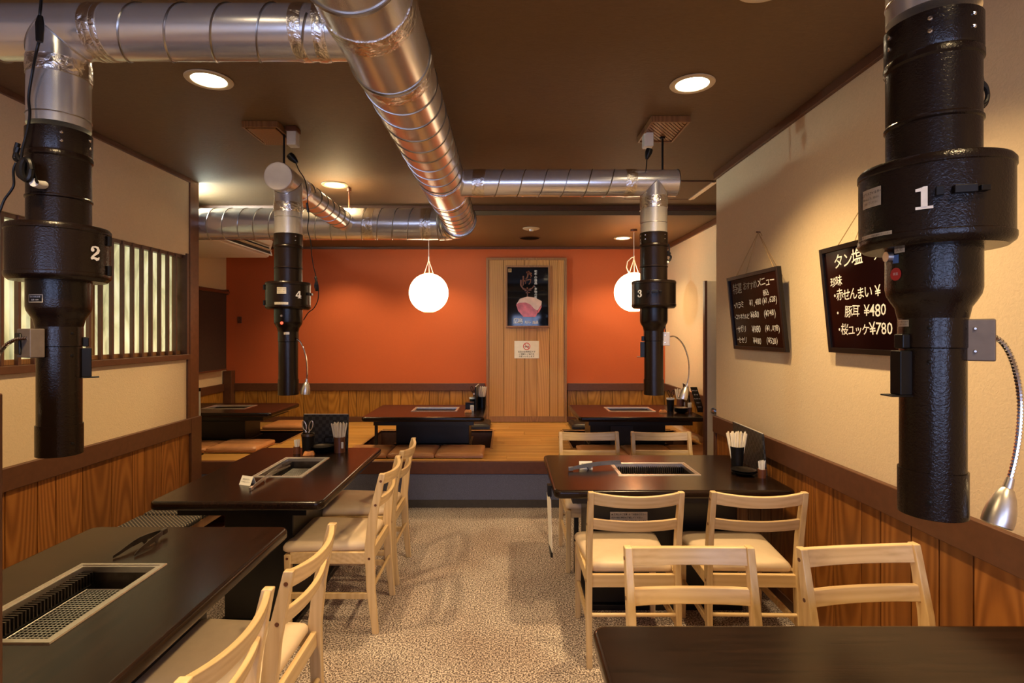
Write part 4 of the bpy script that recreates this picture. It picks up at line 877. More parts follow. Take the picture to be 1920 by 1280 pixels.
# ------------------------------------------------------------------ chalkboards on the right wall
def chalkboard(yn, yf, xt_, xb_, z0, z1, nail, label, lines, size_note):
    # local frame: u runs left to right as seen (far end -> near end), v up
    def fn(u, v, d=0.0):
        s = v / (z1 - z0); X = xb_ + (xt_ - xb_) * s - d; return Vector((X, yf - u, z0 + v))
    W_, H_ = yf - yn, z1 - z0
    t = thing('chalkboard', label, 'chalkboard', (xb_, (yn + yf) / 2, z0), 'hanging menu boards')
    fw = 0.022
    def slab(mb, u0, u1, v0, v1, d0, d1): mb.hexa([fn(u0, v0, d0), fn(u1, v0, d0), fn(u1, v0, d1), fn(u0, v0, d1)], [fn(u0, v1, d0), fn(u1, v1, d0), fn(u1, v1, d1), fn(u0, v1, d1)])
    g = MB(); slab(g, 0, fw, 0, H_, -0.004, 0.018); slab(g, W_ - fw, W_, 0, H_, -0.004, 0.018); slab(g, fw, W_ - fw, 0, fw, -0.004, 0.018); slab(g, fw, W_ - fw, H_ - fw, H_, -0.004, 0.018)
    g.build('frame', 'chalkframe', t, bev=0.002)
    g = MB(); slab(g, fw, W_ - fw, fw, H_ - fw, -0.002, 0.008); g.build('board_face', 'chalkface', t)
    F2 = lambda u, v: fn(u, v, 0.0092)
    rr = random.Random(4)
    for s, u, v, sz, mt in lines:
        g = MB(); x = u
        for ch in s:
            if ch == ' ': x += sz * 0.45; continue
            wch = sz * (0.50 if ord(ch) < 128 or ch == '¥' else 0.90)
            if ch in '・': wch = sz * 0.5
            put_text(g, ch, sz * rr.uniform(0.94, 1.08), F2, x + wch / 2, v + rr.uniform(-0.003, 0.003), 0.0004, 'CENTER', 0.12, rr.uniform(-0.08, 0.10)); x += wch
        g.build('chalk_writing', mt, t)
    nl = Vector(nail)
    g = MB()
    for u in (0.12, W_ - 0.06):
        g.tube([fn(u, H_ - 0.004, 0.006), nl], 0.0022, 6); g.tube([fn(u + 0.05, H_ - 0.05, -0.01), nl], 0.0016, 6)
    g.tube([nl, nl + Vector((0, -0.035, -0.012)), nl + Vector((0, -0.05, -0.03))], 0.0016, 5)
    g.build('hanging_cord', 'cord', t)
    MB().tube([nl + Vector((0.02, 0, 0)), nl + Vector((-0.012, 0, 0.002))], 0.004, 8).build('hook', 'pot', t)
    return t
chalkboard(2.88, 3.545, 1.435, 1.482, 1.378, 1.832, (1.488, 3.25, 2.075), 'black menu board listing four white handwritten prices, hung nearer the door',
   [('特選', 0.06, 0.375, 0.072, 'chalkdim'), ('おすすめ', 0.215, 0.378, 0.050, 'chalkdim'), ('メニュー', 0.40, 0.385, 0.056, 'chalk'), ('税込', 0.46, 0.325, 0.036, 'chalk'),
    ('・ハラミ', 0.05, 0.272, 0.046, 'chalk'), ('¥1,480', 0.275, 0.278, 0.050, 'chalk'), ('(¥1,628)', 0.435, 0.282, 0.045, 'chalk'),
    ('・コウネカルビ', 0.045, 0.202, 0.036, 'chalk'), ('¥680', 0.275, 0.207, 0.054, 'chalk'), ('(¥748)', 0.44, 0.210, 0.048, 'chalk'),
    ('・サガリ', 0.05, 0.122, 0.046, 'chalk'), ('¥980', 0.275, 0.120, 0.054, 'chalk'), ('(¥1,078)', 0.435, 0.126, 0.044, 'chalk'),
    ('・セセリ', 0.05, 0.055, 0.044, 'chalk'), ('¥480', 0.275, 0.053, 0.050, 'chalk'), ('(¥528)', 0.44, 0.058, 0.045, 'chalk')], 0)
chalkboard(1.86, 2.505, 1.440, 1.485, 1.392, 1.858, (1.488, 2.20, 2.09), 'larger-written black menu board partly hidden behind extractor number 1',
   [('タン塩', 0.09, 0.395, 0.070, 'chalk'), ('ア', 0.345, 0.392, 0.06, 'chalk'), ('珍味', 0.05, 0.310, 0.046, 'chalk'), ('・赤せんまい', 0.06, 0.250, 0.052, 'chalk'), ('¥', 0.34, 0.25, 0.056, 'chalk'),
    ('・', 0.07, 0.172, 0.05, 'chalk'), ('豚耳', 0.135, 0.176, 0.054, 'chalk'), ('¥480', 0.26, 0.176, 0.066, 'chalk'), ('・桜ユッケ', 0.07, 0.098, 0.052, 'chalk'), ('¥780', 0.285, 0.100, 0.066, 'chalk')], 0)
# ------------------------------------------------------------------ tables
def rloop(x0, x1, y0, y1, r, z, k=5):
    pts = []
    for cx, cy, a0 in ((x1 - r, y1 - r, 0), (x0 + r, y1 - r, 90), (x0 + r, y0 + r, 180), (x1 - r, y0 + r, 270)):
        for i in range(k + 1):
            a = math.radians(a0 + 90 * i / k); pts.append(Vector((cx + r * math.cos(a), cy + r * math.sin(a), z)))
    return pts
def rect_as_loop(x0, x1, y0, y1, z, k=5):
    return [Vector((x, y, z)) for x, y in ((x1, y1), (x0, y1), (x0, y0), (x1, y0)) for i in range(k + 1)]
def top_board(t, x0, x1, y0, y1, z, th, hole, axis, rc=0.02):
    L = []; e = th / 2
    hx0, hx1, hy0, hy1 = hole
    L.append(rect_as_loop(hx0, hx1, hy0, hy1, z - th)); L.append(rloop(x0 + 0.013, x1 - 0.013, y0 + 0.013, y1 - 0.013, rc + e - 0.013, z - th))
    rb_ = 0.013
    for zc, aa in ((z - th + rb_, (-60, -30, 0)), (z - rb_, (0, 30, 60, 90))):
        for a in aa:
            a = math.radians(a); o = rb_ - rb_ * math.cos(a); L.append(rloop(x0 + o, x1 - o, y0 + o, y1 - o, rc + e - o, zc + rb_ * math.sin(a)))
    L.append(rect_as_loop(hx0, hx1, hy0, hy1, z)); L.append(rect_as_loop(hx0, hx1, hy0, hy1, z - th))
    o = MB().loft(L, False).build('table_top', 'tab' + axis, t, smooth=50)
    import bmesh
    bm = bmesh.new(); bm.from_mesh(o.data); bmesh.ops.remove_doubles(bm, verts=bm.verts, dist=1e-5); bmesh.ops.recalc_face_normals(bm, faces=bm.faces); bm.to_mesh(o.data); bm.free()
    o.data.set_sharp_from_angle(angle=math.radians(50)); o.data.polygons.foreach_set('use_smooth', [abs(p.normal.z) < 0.995 for p in o.data.polygons]); o.data.update()
def grill(t, x0, x1, y0, y1, z, axis, mesh_side):
    """steel rim, pit, slotted air comb along one long side, wire net"""
    w_ = 0.024; zt = z + 0.004
    g = MB(); O = rect_as_loop(x0, x1, y0, y1, z - 0.001, 0); O2 = rect_as_loop(x0 + .002, x1 - .002, y0 + .002, y1 - .002, zt, 0)
    I1 = rect_as_loop(x0 + w_ * .6, x1 - w_ * .6, y0 + w_ * .6, y1 - w_ * .6, zt, 0); I2 = rect_as_loop(x0 + w_ * .65, x1 - w_ * .65, y0 + w_ * .65, y1 - w_ * .65, zt - 0.003, 0)
    I3 = rect_as_loop(x0 + w_, x1 - w_, y0 + w_, y1 - w_, zt - 0.003, 0); I4 = rect_as_loop(x0 + w_, x1 - w_, y0 + w_, y1 - w_, z - 0.02, 0)
    g.loft([O, O2, I1, I2, I3, I4], False).build('grill_rim', 'steel', t, smooth=0)
    X0, X1, Y0, Y1 = x0 + w_, x1 - w_, y0 + w_, y1 - w_
    g = MB().loft([rect_as_loop(X0, X1, Y0, Y1, z - 0.018, 0), rect_as_loop(X0 + .004, X1 - .004, Y0 + .004, Y1 - .004, z - 0.10, 0)], False); MB().box(X0, X1, Y0, Y1, z - 0.11, z - 0.10).build('pit_floor', 'pitfloor', t)
    g.build('fire_pit', 'darksteel', t, smooth=0)
    # air comb: dark fins along one long side
    long_y = (Y1 - Y0) > (X1 - X0); n = 34
    MB().box(*((X0, X0 + 0.040, Y0, Y1) if long_y else (X0, X1, Y1 - 0.040, Y1)), z - 0.10, z - 0.050).build('air_duct_box', 'blackbox', t)
    base = None
    for i in range(n):
        s = (i + 0.5) / n
        if base is None:
            g = MB()
            if long_y: g.box(0, 0.036, -0.0022, 0.0022, z - 0.052, z - 0.014)
            else: g.box(-0.0022, 0.0022, -0.036, 0, z - 0.052, z - 0.014)
            base = g.build('comb_fin', 'darksteel', t); o = base; oz = base.location.copy()
        else: o = base.copy(); C.objects.link(o); o.parent = t
        o.location = (X0, Y0 + s * (Y1 - Y0), 0) if long_y else (X0 + s * (X1 - X0), Y1, 0)
    # wire net
    nx0, nx1, ny0, ny1 = (X0 + 0.050, X1 - 0.008, Y0 + 0.012, Y1 - 0.050) if long_y else (X0 + 0.012, X1 - 0.05, Y0 + 0.008, Y1 - 0.05)
    zn = z - 0.052; g = MB(); st = 0.0125; rw = 0.0011
    x = nx0
    while x <= nx1: g.tube([(x, ny0, zn), (x, ny1, zn)], rw, 4, False); x += st
    y = ny0
    while y <= ny1: g.tube([(nx0, y, zn + 0.001), (nx1, y, zn + 0.001)], rw, 4, False); y += st
    o = g.build('wire_net', 'netwire', t); o['kind'] = 'stuff'
    MB().tube([(nx0, ny0, zn), (nx1, ny0, zn), (nx1, ny1, zn), (nx0, ny1, zn), (nx0, ny0, zn)], 0.0024, 6).build('net_border', 'steel', t)
ZT_ = 0.70
def grill_table(name, label, x0, x1, y0, y1, gr, axis, ped, z=ZT_, zf=0.0, legs=(), mesh_side=0, rc=0.02, rim=True):
    t = thing(name, label, 'table', ((x0 + x1) / 2, (y0 + y1) / 2, zf), 'grill tables')
    hx = (gr[0] + 0.006, gr[1] - 0.006, gr[2] + 0.006, gr[3] - 0.006)
    top_board(t, x0, x1, y0, y1, z, 0.042, hx, axis, rc); grill(t, *gr, z, axis, mesh_side)
    # apron under the top
    MB().box(x0 + 0.10, x1 - 0.10, y0 + 0.07, y0 + 0.095, z - 0.085, z - 0.042).box(x0 + 0.10, x1 - 0.10, y1 - 0.095, y1 - 0.07, z - 0.085, z - 0.042).box(x0 + 0.10, x0 + 0.125, y0 + 0.095, y1 - 0.095, z - 0.085, z - 0.042).box(x1 - 0.125, x1 - 0.10, y0 + 0.095, y1 - 0.095, z - 0.085, z - 0.042).build('apron', 'blackbox', t)
    MB().box(*ped, zf + 0.03, z - 0.113).build('pedestal', 'blackbox', t, bev=0.006)
    MB().box(ped[0] - 0.02, ped[1] + 0.02, ped[2] - 0.02, ped[3] + 0.02, zf, zf + 0.03).build('base_plate', 'blackbox', t, bev=0.004)
    for lx, ly in legs: MB().box(lx - 0.014, lx + 0.014, ly - 0.014, ly + 0.014, zf, z - 0.042).build('leg', 'blackbox', t, bev=0.003)
    return t
T1 = grill_table('grill_table', 'dark grill table cut off by the bottom right corner', 0.225, 1.43, 0.66, 1.472, (0.60, 1.06, 0.925, 1.208), 'X', (0.45, 1.24, 0.89, 1.24))
T3 = grill_table('grill_table', 'dark grill table with condiments against the right wall, behind two chairs', 0.235, 1.44, 2.715, 3.522, (0.612, 1.067, 3.01, 3.30), 'X', (0.45, 1.24, 2.95, 3.32), legs=((0.43, 3.40),))
T2 = grill_table('grill_table', 'dark grill table with only tongs on it, lower left corner', -1.672, -0.875, 1.01, 2.222, (-1.435, -1.145, 1.376, 1.855), 'Y', (-1.46, -1.10, 1.25, 2.02))
T4 = grill_table('grill_table', 'dark grill table with condiments on its far end, left of the aisle', -1.662, -0.850, 2.535, 3.752, (-1.382, -1.105, 2.972, 3.437), 'Y', (-1.43, -1.08, 2.78, 3.52))
ZL = 0.72
T6 = grill_table('low_grill_table', 'low dark grill table in front of the wood panel, over a leg well', -1.317, -0.20, 4.95, 5.82, (-0.93, -0.48, 5.33, 5.62), 'X', (-1.06, -0.36, 5.26, 5.62), ZL, ZP, legs=())
T7 = grill_table('low_grill_table', 'low dark grill table at right, by the open door', 0.65, 1.80, 4.95, 5.82, (0.99, 1.45, 5.33, 5.62), 'X', (0.80, 1.52, 5.26, 5.62), ZL, ZP, legs=())
T5 = grill_table('low_grill_table', 'low dark grill table at far left beneath the brown screen', -3.39, -2.245, 5.22, 5.975, (-3.06, -2.62, 5.50, 5.78), 'X', (-3.30, -2.60, 5.46, 5.80), ZL, ZP, legs=())
# the pedestals stand in the wells, so carry them down to the well floor
for t, x0, x1, y0, y1 in ((T6, -1.06, -0.36, 5.28, 5.62), (T7, 0.80, 1.52, 5.28, 5.62), (T5, -3.30, -2.60, 5.50, 5.80)):
    MB().box(x0, x1, y0, y1, 0.032, ZP + 0.002).build('lower_pedestal', 'blackbox', t, bev=0.004)
MB().box(-1.24, -1.215, 5.16, 5.185, ZP + 0.004, ZL - 0.042).build('leg', 'blackbox', T6)
for lx, ly, t in ((-0.30, 5.7, T6), (1.74, 5.7, T7), (0.74, 5.7, T7), (-1.22, 5.7, T6)):
    pass
# metal notice plate on the pedestal of table 3, menu sheet clipped at its left edge
MB().box((1144 - VX) / F * 2.945, (1214 - VX) / F * 2.945, 2.944, 2.949, 0.405, 0.522).build('notice_plate', 'silverlabel', T3, label='silver notice plate with small dark writing')
g = MB(); f = lambda u, v: Vector((u, 2.9425, v))
for i, s in enumerate(('▲ 使用上のご注意  必ずお読みください', '点火の前に換気を確認してください', '網の交換は火を消してから行ってください', '火のそばを離れないでください', 'お子様の手の届かないように', 'ご注意ください')): put_text(g, s, 0.0105, f, 0.56, 0.508 - i * 0.0175, 0.0002, 'LEFT')
g.build('notice_writing', 'ink', T3)
tg = thing('price_strip', 'cream paper strip hanging from the left edge of the condiment table at right', 'menu strip', (0.19, 2.9, 0.45))
MB().hexa([(0.232, 2.80, 0.36), (0.234, 2.80, 0.36), (0.226, 2.93, 0.36), (0.224, 2.93, 0.36)], [(0.224, 2.80, 0.63), (0.226, 2.80, 0.63), (0.216, 2.93, 0.63), (0.214, 2.93, 0.63)]).build('paper_strip', 'paper', tg)
MB().box(0.2235, 0.2355, 2.80, 2.93, 0.335, 0.36).build('bottom_weight', 'black', tg)
MB().box(0.214, 0.2345, 2.86, 2.91, 0.628, 0.684).build('clip', 'black', tg)

# ------------------------------------------------------------------ chairs
def make_chair(label):
    t = thing('dining_chair', label, 'chair', (0, 0, 0), 'pale wooden dining chairs')
    hw = 0.196      # half distance between post centres
    # rear posts: foot, seat, top (swept back)
    for s in (-1, 1):
        ctr = [(s * 0.199, -0.235, 0.0), (s * 0.199, -0.212, 0.22), (s * 0.197, -0.205, 0.42), (s * 0.197, -0.222, 0.58), (s * 0.197, -0.268, 0.788)]
        wid = [(0.024, 0.030), (0.026, 0.042), (0.026, 0.048), (0.026, 0.044), (0.025, 0.030)]
        L = []
        for (x, y, z), (a, b_) in zip(ctr, wid): L.append([Vector((x - a / 2, y - b_ / 2, z)), Vector((x + a / 2, y - b_ / 2, z)), Vector((x + a / 2, y + b_ / 2, z)), Vector((x - a / 2, y + b_ / 2, z))])
        rp = MB().loft(L).build('rear_post', 'chair', t, bev=0.004)
        for z, y in ((0.752, -0.262), (0.635, -0.236), (0.372, -0.205)):
            MB().tube([(s * 0.2085, y, z), (s * 0.2112, y, z)], 0.0065, 12).build('bolt', 'pot', rp)
        L = []
        for y, z, a in ((0.193, 0.0, 0.024), (0.198, 0.39, 0.032)): L.append([Vector((s * 0.194 - a / 2, y - a / 2, z)), Vector((s * 0.194 + a / 2, y - a / 2, z)), Vector((s * 0.194 + a / 2, y + a / 2, z)), Vector((s * 0.194 - a / 2, y + a / 2, z))])
        fl = MB().loft(L).build('front_leg', 'chair', t, bev=0.003)
        MB().beam((s * 0.197, -0.21, 0.185), (s * 0.194, 0.195, 0.185), 0.016, 0.030).build('side_stretcher', 'chair', t, bev=0.003)
        MB().box(s * 0.197 - 0.010, s * 0.197 + 0.010, -0.19, 0.185, 0.345, 0.402).build('side_rail', 'chairx', t, bev=0.003)
        MB().tube([(s * 0.2045, 0.198, 0.372), (s * 0.2115, 0.198, 0.372)], 0.0065, 12).build('bolt', 'pot', fl)
    MB().tube([(-0.19, -0.218, 0.225), (0.19, -0.218, 0.225)], 0.009, 12).build('rear_dowel', 'chairx', t)
    MB().box(-0.187, 0.187, -0.215, -0.195, 0.345, 0.402).build('rear_rail', 'chairx', t, bev=0.003)
    MB().box(-0.180, 0.180, 0.190, 0.208, 0.345, 0.402).build('front_rail', 'chairx', t, bev=0.003)
    # curved back rails
    for z0, z1, yb, bow, tk, dip in ((0.730, 0.786, -0.262, 0.031, 0.020, 0.011), (0.614, 0.664, -0.236, 0.024, 0.018, 0.006)):
        L = []
        for i in range(13):
            u = i / 12 * 2 - 1; x = u * 0.186; y = yb - bow * (1 - u * u); dz = -dip * (1 - u * u)
            L.append([Vector((x, y - tk / 2 + 0.004, z0 + dz * .8)), Vector((x, y + tk / 2 + 0.004, z0 + dz * .8)), Vector((x, y + tk / 2 - 0.008, z1 + dz)), Vector((x, y - tk / 2 - 0.008, z1 + dz))])
        MB().loft(L).build('top_rail' if z0 > 0.7 else 'back_rail', 'chairx', t, bev=0.004)
    # padded seat: wider at the front, domed
    n = 14; L = []
    def pad(inset, z):
        pts = []; k = 6; r = 0.030
        xb, xf, yb, yf = 0.184 - inset, 0.212 - inset, -0.190 + inset, 0.226 - inset
        for (cx, cy, a0) in ((xf - r, yf - r, 0), (-(xf - r), yf - r, 90), (-(xb - r * .6), yb + r * .6, 180), (xb - r * .6, yb + r * .6, 270)):
            rr_ = r if cy > 0 else r * .6
            for i in range(k + 1): a = math.radians(a0 + 90 * i / k); pts.append(Vector((cx + rr_ * math.cos(a), cy + rr_ * math.sin(a), z)))
        return pts
    for ins, z in ((0.006, 0.402), (0.0, 0.410), (0.0, 0.424), (0.006, 0.436), (0.022, 0.445), (0.06, 0.451), (0.11, 0.454)): L.append(pad(ins, z))
    MB().loft(L).build('seat_pad', 'vinyl', t, smooth=60)
    return t
CH0 = make_chair('x')
used = [False]
def chair(xc, yc, rot, label):
    o = CH0 if not used[0] else copy_tree(CH0); used[0] = True
    o.location = (xc, yc, 0); o.rotation_euler = (0, 0, math.radians(rot)); o['label'] = label
    return o
chair(0.565, 2.665, 0, 'pale wooden chair facing the right condiment table, nearer the aisle')
chair(1.108, 2.665, -1.5, 'pale wooden chair facing the right condiment table, nearer the wall boards')
chair(0.575, 3.585, 180, 'pale wooden chair on the far side of the right condiment table, nearer the aisle')
chair(1.080, 3.585, 180, 'pale wooden chair on the far side of the right condiment table, nearer the door')
chair(0.590, 1.515, 180, 'near pale wooden chair at the bottom right table, nearer the aisle')
chair(1.175, 1.525, 186, 'near pale wooden chair at the bottom right table, below extractor number 1')
chair(-0.882, 3.432, 90, 'pale wooden chair farthest back at the left condiment table')
chair(-0.880, 2.905, 90, 'pale wooden chair at the near end of the left condiment table')
chair(-0.902, 1.802, 90, 'pale wooden chair at the far end of the near left table with tongs')
chair(-0.915, 1.296, 90, 'nearest pale wooden chair, cut off by the bottom edge at left')

# ------------------------------------------------------------------ bench, partition, cushions
tb = thing('wall_bench', 'low brown wooden bench along the left wall boards', 'bench', (-2.13, 2.5, 0))
MB().box(-2.34, -1.955, 1.02, 4.03, 0.265, 0.285).build('bench_seat', 'panelframe', tb, bev=0.003)
MB().box(-1.965, -1.945, 1.02, 4.03, 0.235, 0.288).build('front_rail', 'panelframe', tb, bev=0.002)
MB().box(-2.30, -2.0, 1.05, 4.0, 0.10, 0.115).build('shelf', 'pot', tb)
for y in (1.06, 2.5, 3.98):
    MB().box(-2.30, -1.98, y - 0.02, y + 0.02, 0, 0.265).build('bench_support', 'pot', tb)
for i, (y0, y1, lab) in enumerate(((1.05, 2.18, 'dark spotted bench cushion nearest the left partition'), (2.20, 3.49, 'dark spotted bench cushion between the two left tables'), (3.51, 4.0, 'dark spotted bench cushion at the far end of the wall bench'))):
    t = thing('bench_cushion', lab, 'cushion', (-2.13, (y0 + y1) / 2, 0.285), 'spotted bench cushions')
    MB().box(-2.332, -1.938, y0, y1, 0.286, 0.325).build('cushion_pad', 'fabric', t, bev=0.014, seg=3)
    MB().box(-1.94, -1.934, y0 + 0.01, y1 - 0.01, 0.300, 0.306).build('piping', 'black', t)
tp_ = thing('low_partition', 'dark brown half-height partition at the left edge of the picture', 'partition', (-1.6, 0.965, 0))
MB().box(-2.34, -0.945, 0.955, 0.985, 0, 1.355).build('partition_panel', 'rail', tp_)
MB().box(-0.945, -0.911, 0.945, 0.995, 0, 1.372).build('end_post', 'rail', tp_, bev=0.004)
MB().box(-2.34, -0.946, 0.945, 0.995, 1.355, 1.372).build('top_cap', 'post', tp_, bev=0.004)

def zab(x0, x1, y0, y1, z, label, group='tan floor cushions', mat='tan', h=0.05, tilt=0):
    t = thing('floor_cushion', label, 'cushion', ((x0 + x1) / 2, (y0 + y1) / 2, z), group)
    nx, ny = 12, 12; top = []; bot = []
    rr = random.Random(int(abs(x0) * 1000))
    for j in range(ny + 1):
        for i in range(nx + 1):
            u, v = i / nx, j / ny; e = min(u, 1 - u, v, 1 - v) * 2; d = math.sqrt(max(0, min(1, e * 3.2)))
            x = x0 + (x1 - x0) * u; y = y0 + (y1 - y0) * v
            top.append(Vector((x, y, z + h * (0.66 + 0.32 * d) + rr.uniform(-1, 1) * 0.0012 + tilt * (u - .5)))); bot.append(Vector((x, y, z + h * 0.12 * (1 - d))))
    n = (nx + 1); q = []; m_ = n * (ny + 1)
    for j in range(ny):
        for i in range(nx): a = j * n + i; q.append((a, a + 1, a + n + 1, a + n)); q.append((m_ + a, m_ + a + n, m_ + a + n + 1, m_ + a + 1))
    edge = [i for i in range(n)] + [j * n + nx for j in range(1, ny + 1)] + [ny * n + i for i in range(nx - 1, -1, -1)] + [j * n for j in range(ny - 1, 0, -1)]
    for i in range(len(edge)): a, c = edge[i], edge[(i + 1) % len(edge)]; q.append((a, m_ + a, m_ + c, c))
    g = MB(); g.add(top + bot, q); g.build('cushion_pad', mat, t, smooth=75)
    g = MB(); zz = z + h * 0.42
    g.tube([(x0 - .001, y0 - .001, zz), (x1 + .001, y0 - .001, zz), (x1 + .001, y1 + .001, zz), (x0 - .001, y1 + .001, zz), (x0 - .001, y0 - .001, zz)], 0.0035, 6).build('piping', mat, t)
ZQ = ZP
zab(-1.43, -1.045, 4.76, 5.17, ZQ, 'tan leather floor cushion in the middle row, mostly behind the chair backs')
zab(-1.035, -0.63, 4.77, 5.17, ZQ, 'tan leather floor cushion in the centre of the middle row')
zab(-0.62, -0.205, 4.77, 5.17, ZQ, 'tan leather floor cushion at the right end of the middle row')
zab(0.655, 1.06, 4.77, 5.17, ZQ, 'tan leather floor cushion at the left end of the right row')
zab(1.07, 1.48, 4.77, 5.17, ZQ, 'tan leather floor cushion in the centre of the right row')
zab(1.49, 1.90, 4.77, 5.17, ZQ, 'tan leather floor cushion next to the open door')
zab(-2.72, -2.27, 4.97, 5.38, ZQ, 'tan leather floor cushion before the far left table, nearer the aisle', h=0.065)
zab(-3.20, -2.74, 4.97, 5.38, ZQ, 'tan leather floor cushion before the far left table, partly behind the wall post')
zab(-2.75, -2.28, 6.18, 6.58, ZQ, 'tan leather floor cushion behind the far left table', h=0.06)
zab(-0.55, -0.19, 6.20, 6.58, ZQ, 'black floor cushion behind the middle low table', 'black floor cushions', 'blackvinyl', 0.07)
zab(0.74, 1.12, 6.20, 6.58, ZQ, 'black floor cushion behind the right low table', 'black floor cushions', 'blackvinyl', 0.07)
tbx = thing('floor_box', 'dark grey flat box standing in the right leg well', 'box', (1.12, 5.24, 0.03))
MB().box(0.99, 1.20, 5.215, 5.25, 0.031, 0.60).build('box_body', plain('dark_grey_panel', (0.035, 0.03, 0.03), 0.5), tbx, bev=0.004)

# roll screen on the back-room left wall
ts = thing('roll_screen', 'dark brown roll-down window screen at far left of the orange wall', 'blind', (-3.37, 5.8, 1.97))
MB().box(-3.372, -3.368, 4.9, 6.60, 1.05, 1.955).build('screen_cloth', 'screen', ts)
MB().tube([(-3.37, 4.86, 1.97), (-3.37, 6.64, 1.97)], 0.022, 16).build('roller', 'pot', ts)
MB().box(-3.38, -3.36, 4.9, 6.60, 1.035, 1.052).build('bottom_bar', 'pot', ts, bev=0.003)
for y in (4.87, 6.62): MB().box(-3.437, -3.35, y - 0.008, y + 0.008, 1.94, 2.0).build('bracket', 'pot', ts)
tw = thing('wall_hook', 'small dark hook on the orange wall beside the brown screen', 'hook', (-3.28, YB, 1.64))
MB().box(-3.30, -3.25, YB - 0.008, YB - 0.001, 1.60, 1.68).build('base_plate', 'pot', tw, bev=0.003); MB().tube([(-3.275, YB - 0.006, 1.645), (-3.275, YB - 0.04, 1.64), (-3.275, YB - 0.045, 1.665)], 0.006, 8).build('hook_arm', 'pot', tw)
tm = thing('hanging_menu', 'white menu sheet with black clip behind the wall post', 'menu', (-2.66, 4.62, 0.75))
a = P(374, 735, 4.9); MB().box(a.x - 0.05, a.x + 0.008, 4.9, 4.903, 0.73, 0.97).build('menu_sheet', 'paper', tm); MB().box(a.x - 0.05, a.x + 0.010, 4.895, 4.908, 0.96, 0.99).build('clip', 'black', tm)
MB().box(a.x - 0.03, a.x - 0.02, 4.899, 4.906, ZP, 0.96).build('stand_rod', 'black', tm); MB().box(a.x - 0.07, a.x + 0.02, 4.87, 4.93, ZP, ZP + 0.01).build('stand_foot', 'black', tm)

# ------------------------------------------------------------------ table-top things
def cup(x, y, z, r0, r1, h, mat, nm, label, group, rim=None, n=28):
    t = thing(nm, label, 'cup' if 'cup' in nm else 'holder', (x, y, z), group)
    MB().lathe([(0.0, z), (r0, z), (r1, z + h), (r1 - 0.003, z + h), (r0 - 0.003, z + 0.006), (0, z + 0.006)], x, y, n, caps=False).build('body', mat, t)
    if rim: MB().lathe([(r1 + 0.0015, z + h - 0.012), (r1 + 0.0015, z + h + 0.002), (r1 - 0.004, z + h + 0.002), (r1 - 0.004, z + h - 0.010)], x, y, n, caps=False).build('rim', rim, t)
    return t
def sticks(x, y, z, r, n, L, group, labs, nm='chopstick_sleeve', mat='chop', spread=0.25, rad=0.0045, seed=1, cat='chopsticks'):
    rr = random.Random(seed); base = None
    for i in range(n):
        a = 2 * math.pi * (i * 0.618) ; q = math.sqrt((i + 0.5) / n)
        bx, by = x + r * 0.55 * q * math.cos(a), y + r * 0.55 * q * math.sin(a)
        tx, ty = x + r * (0.55 + spread * 4) * q * math.cos(a) * 1.0, y + r * (0.55 + spread * 4) * q * math.sin(a) * 0.7
        d = Vector((tx - bx, ty - by, L)).normalized()
        if base is None:
            g = MB().box(-rad, rad, -rad * 0.55, rad * 0.55, 0, L - 0.004).box(-rad * .8, rad * .8, -rad * 0.4, rad * 0.4, L - 0.004, L)
            base = g.build(nm, mat, bev=0); o = base
        else: o = base.copy(); C.objects.link(o)
        tag(o, labs, cat, group)
        o.location = (bx, by, z + 0.008 + rr.uniform(0, 0.008)); o.rotation_mode = 'QUATERNION'; o.rotation_quaternion = Vector((0, 0, 1)).rotation_difference(d) @ Matrix.Rotation(rr.uniform(-.6, .6), 3, 'Z').to_quaternion()
def toothpicks(x, y, z, where, pm='pot'):
    cup(x, y, z, 0.021, 0.022, 0.046, pm, 'toothpick_pot', 'small brown pot of toothpicks ' + where, 'toothpick pots')
    sticks(x, y, z, 0.020, 14, 0.078, 'toothpicks ' + where, 'white toothpick standing in the brown pot ' + where, 'toothpick', 'paper', 0.10, 0.0022, 3, 'toothpick')
def chop_holder(x, y, z, where, r=0.036, h=0.10, mat='pot', n=18, lab=True, L=0.18, tall=False, r1=None):
    t = cup(x, y, z, r * (0.75 if tall else 1), r1 or r, h, mat, 'chopstick_holder', ('tall black tapered' if tall else 'brown round') + ' chopstick holder ' + where, 'chopstick holders')
    if lab: MB().box(x + r * 0.55, x + r * 0.60 + 0.012, y - r * 0.86, y - r * 0.80, z + h * 0.30, z + h * 0.72, mtx=None).build('paper_label', 'paper', t)
    sticks(x, y, z, r * 0.9, n, L, 'wrapped chopsticks ' + where, 'paper-wrapped chopsticks in the holder ' + where, spread=0.28, seed=int(abs(x * 100)))
def dish(x, y, z, where, r=0.075, nstack=1, mat='black', inner='darksteel'):
    for k in range(nstack):
        zz = z + k * 0.010
        t = thing('sauce_dish', ('topmost black sauce dish of the stack ' if k == nstack - 1 and nstack > 1 else 'lower black sauce dish of the stack ' if nstack > 1 else 'flat black sauce dish ') + where, 'dish', (x, y, zz), 'sauce dishes')
        MB().lathe([(0.0, zz), (r * 0.5, zz), (r * 0.62, zz + 0.004), (r, zz + 0.020), (r + 0.001, zz + 0.022), (r - 0.003, zz + 0.0225), (r * 0.6, zz + 0.010), (0, zz + 0.009)], x, y, 36, caps=False).build('dish_body', mat, t)
        if k == nstack - 1: MB().lathe([(r - 0.006, zz + 0.0215), (r * 0.62, zz + 0.0112), (0, zz + 0.0104)], x, y, 36, caps=False).build('glazed_inside', inner, t)
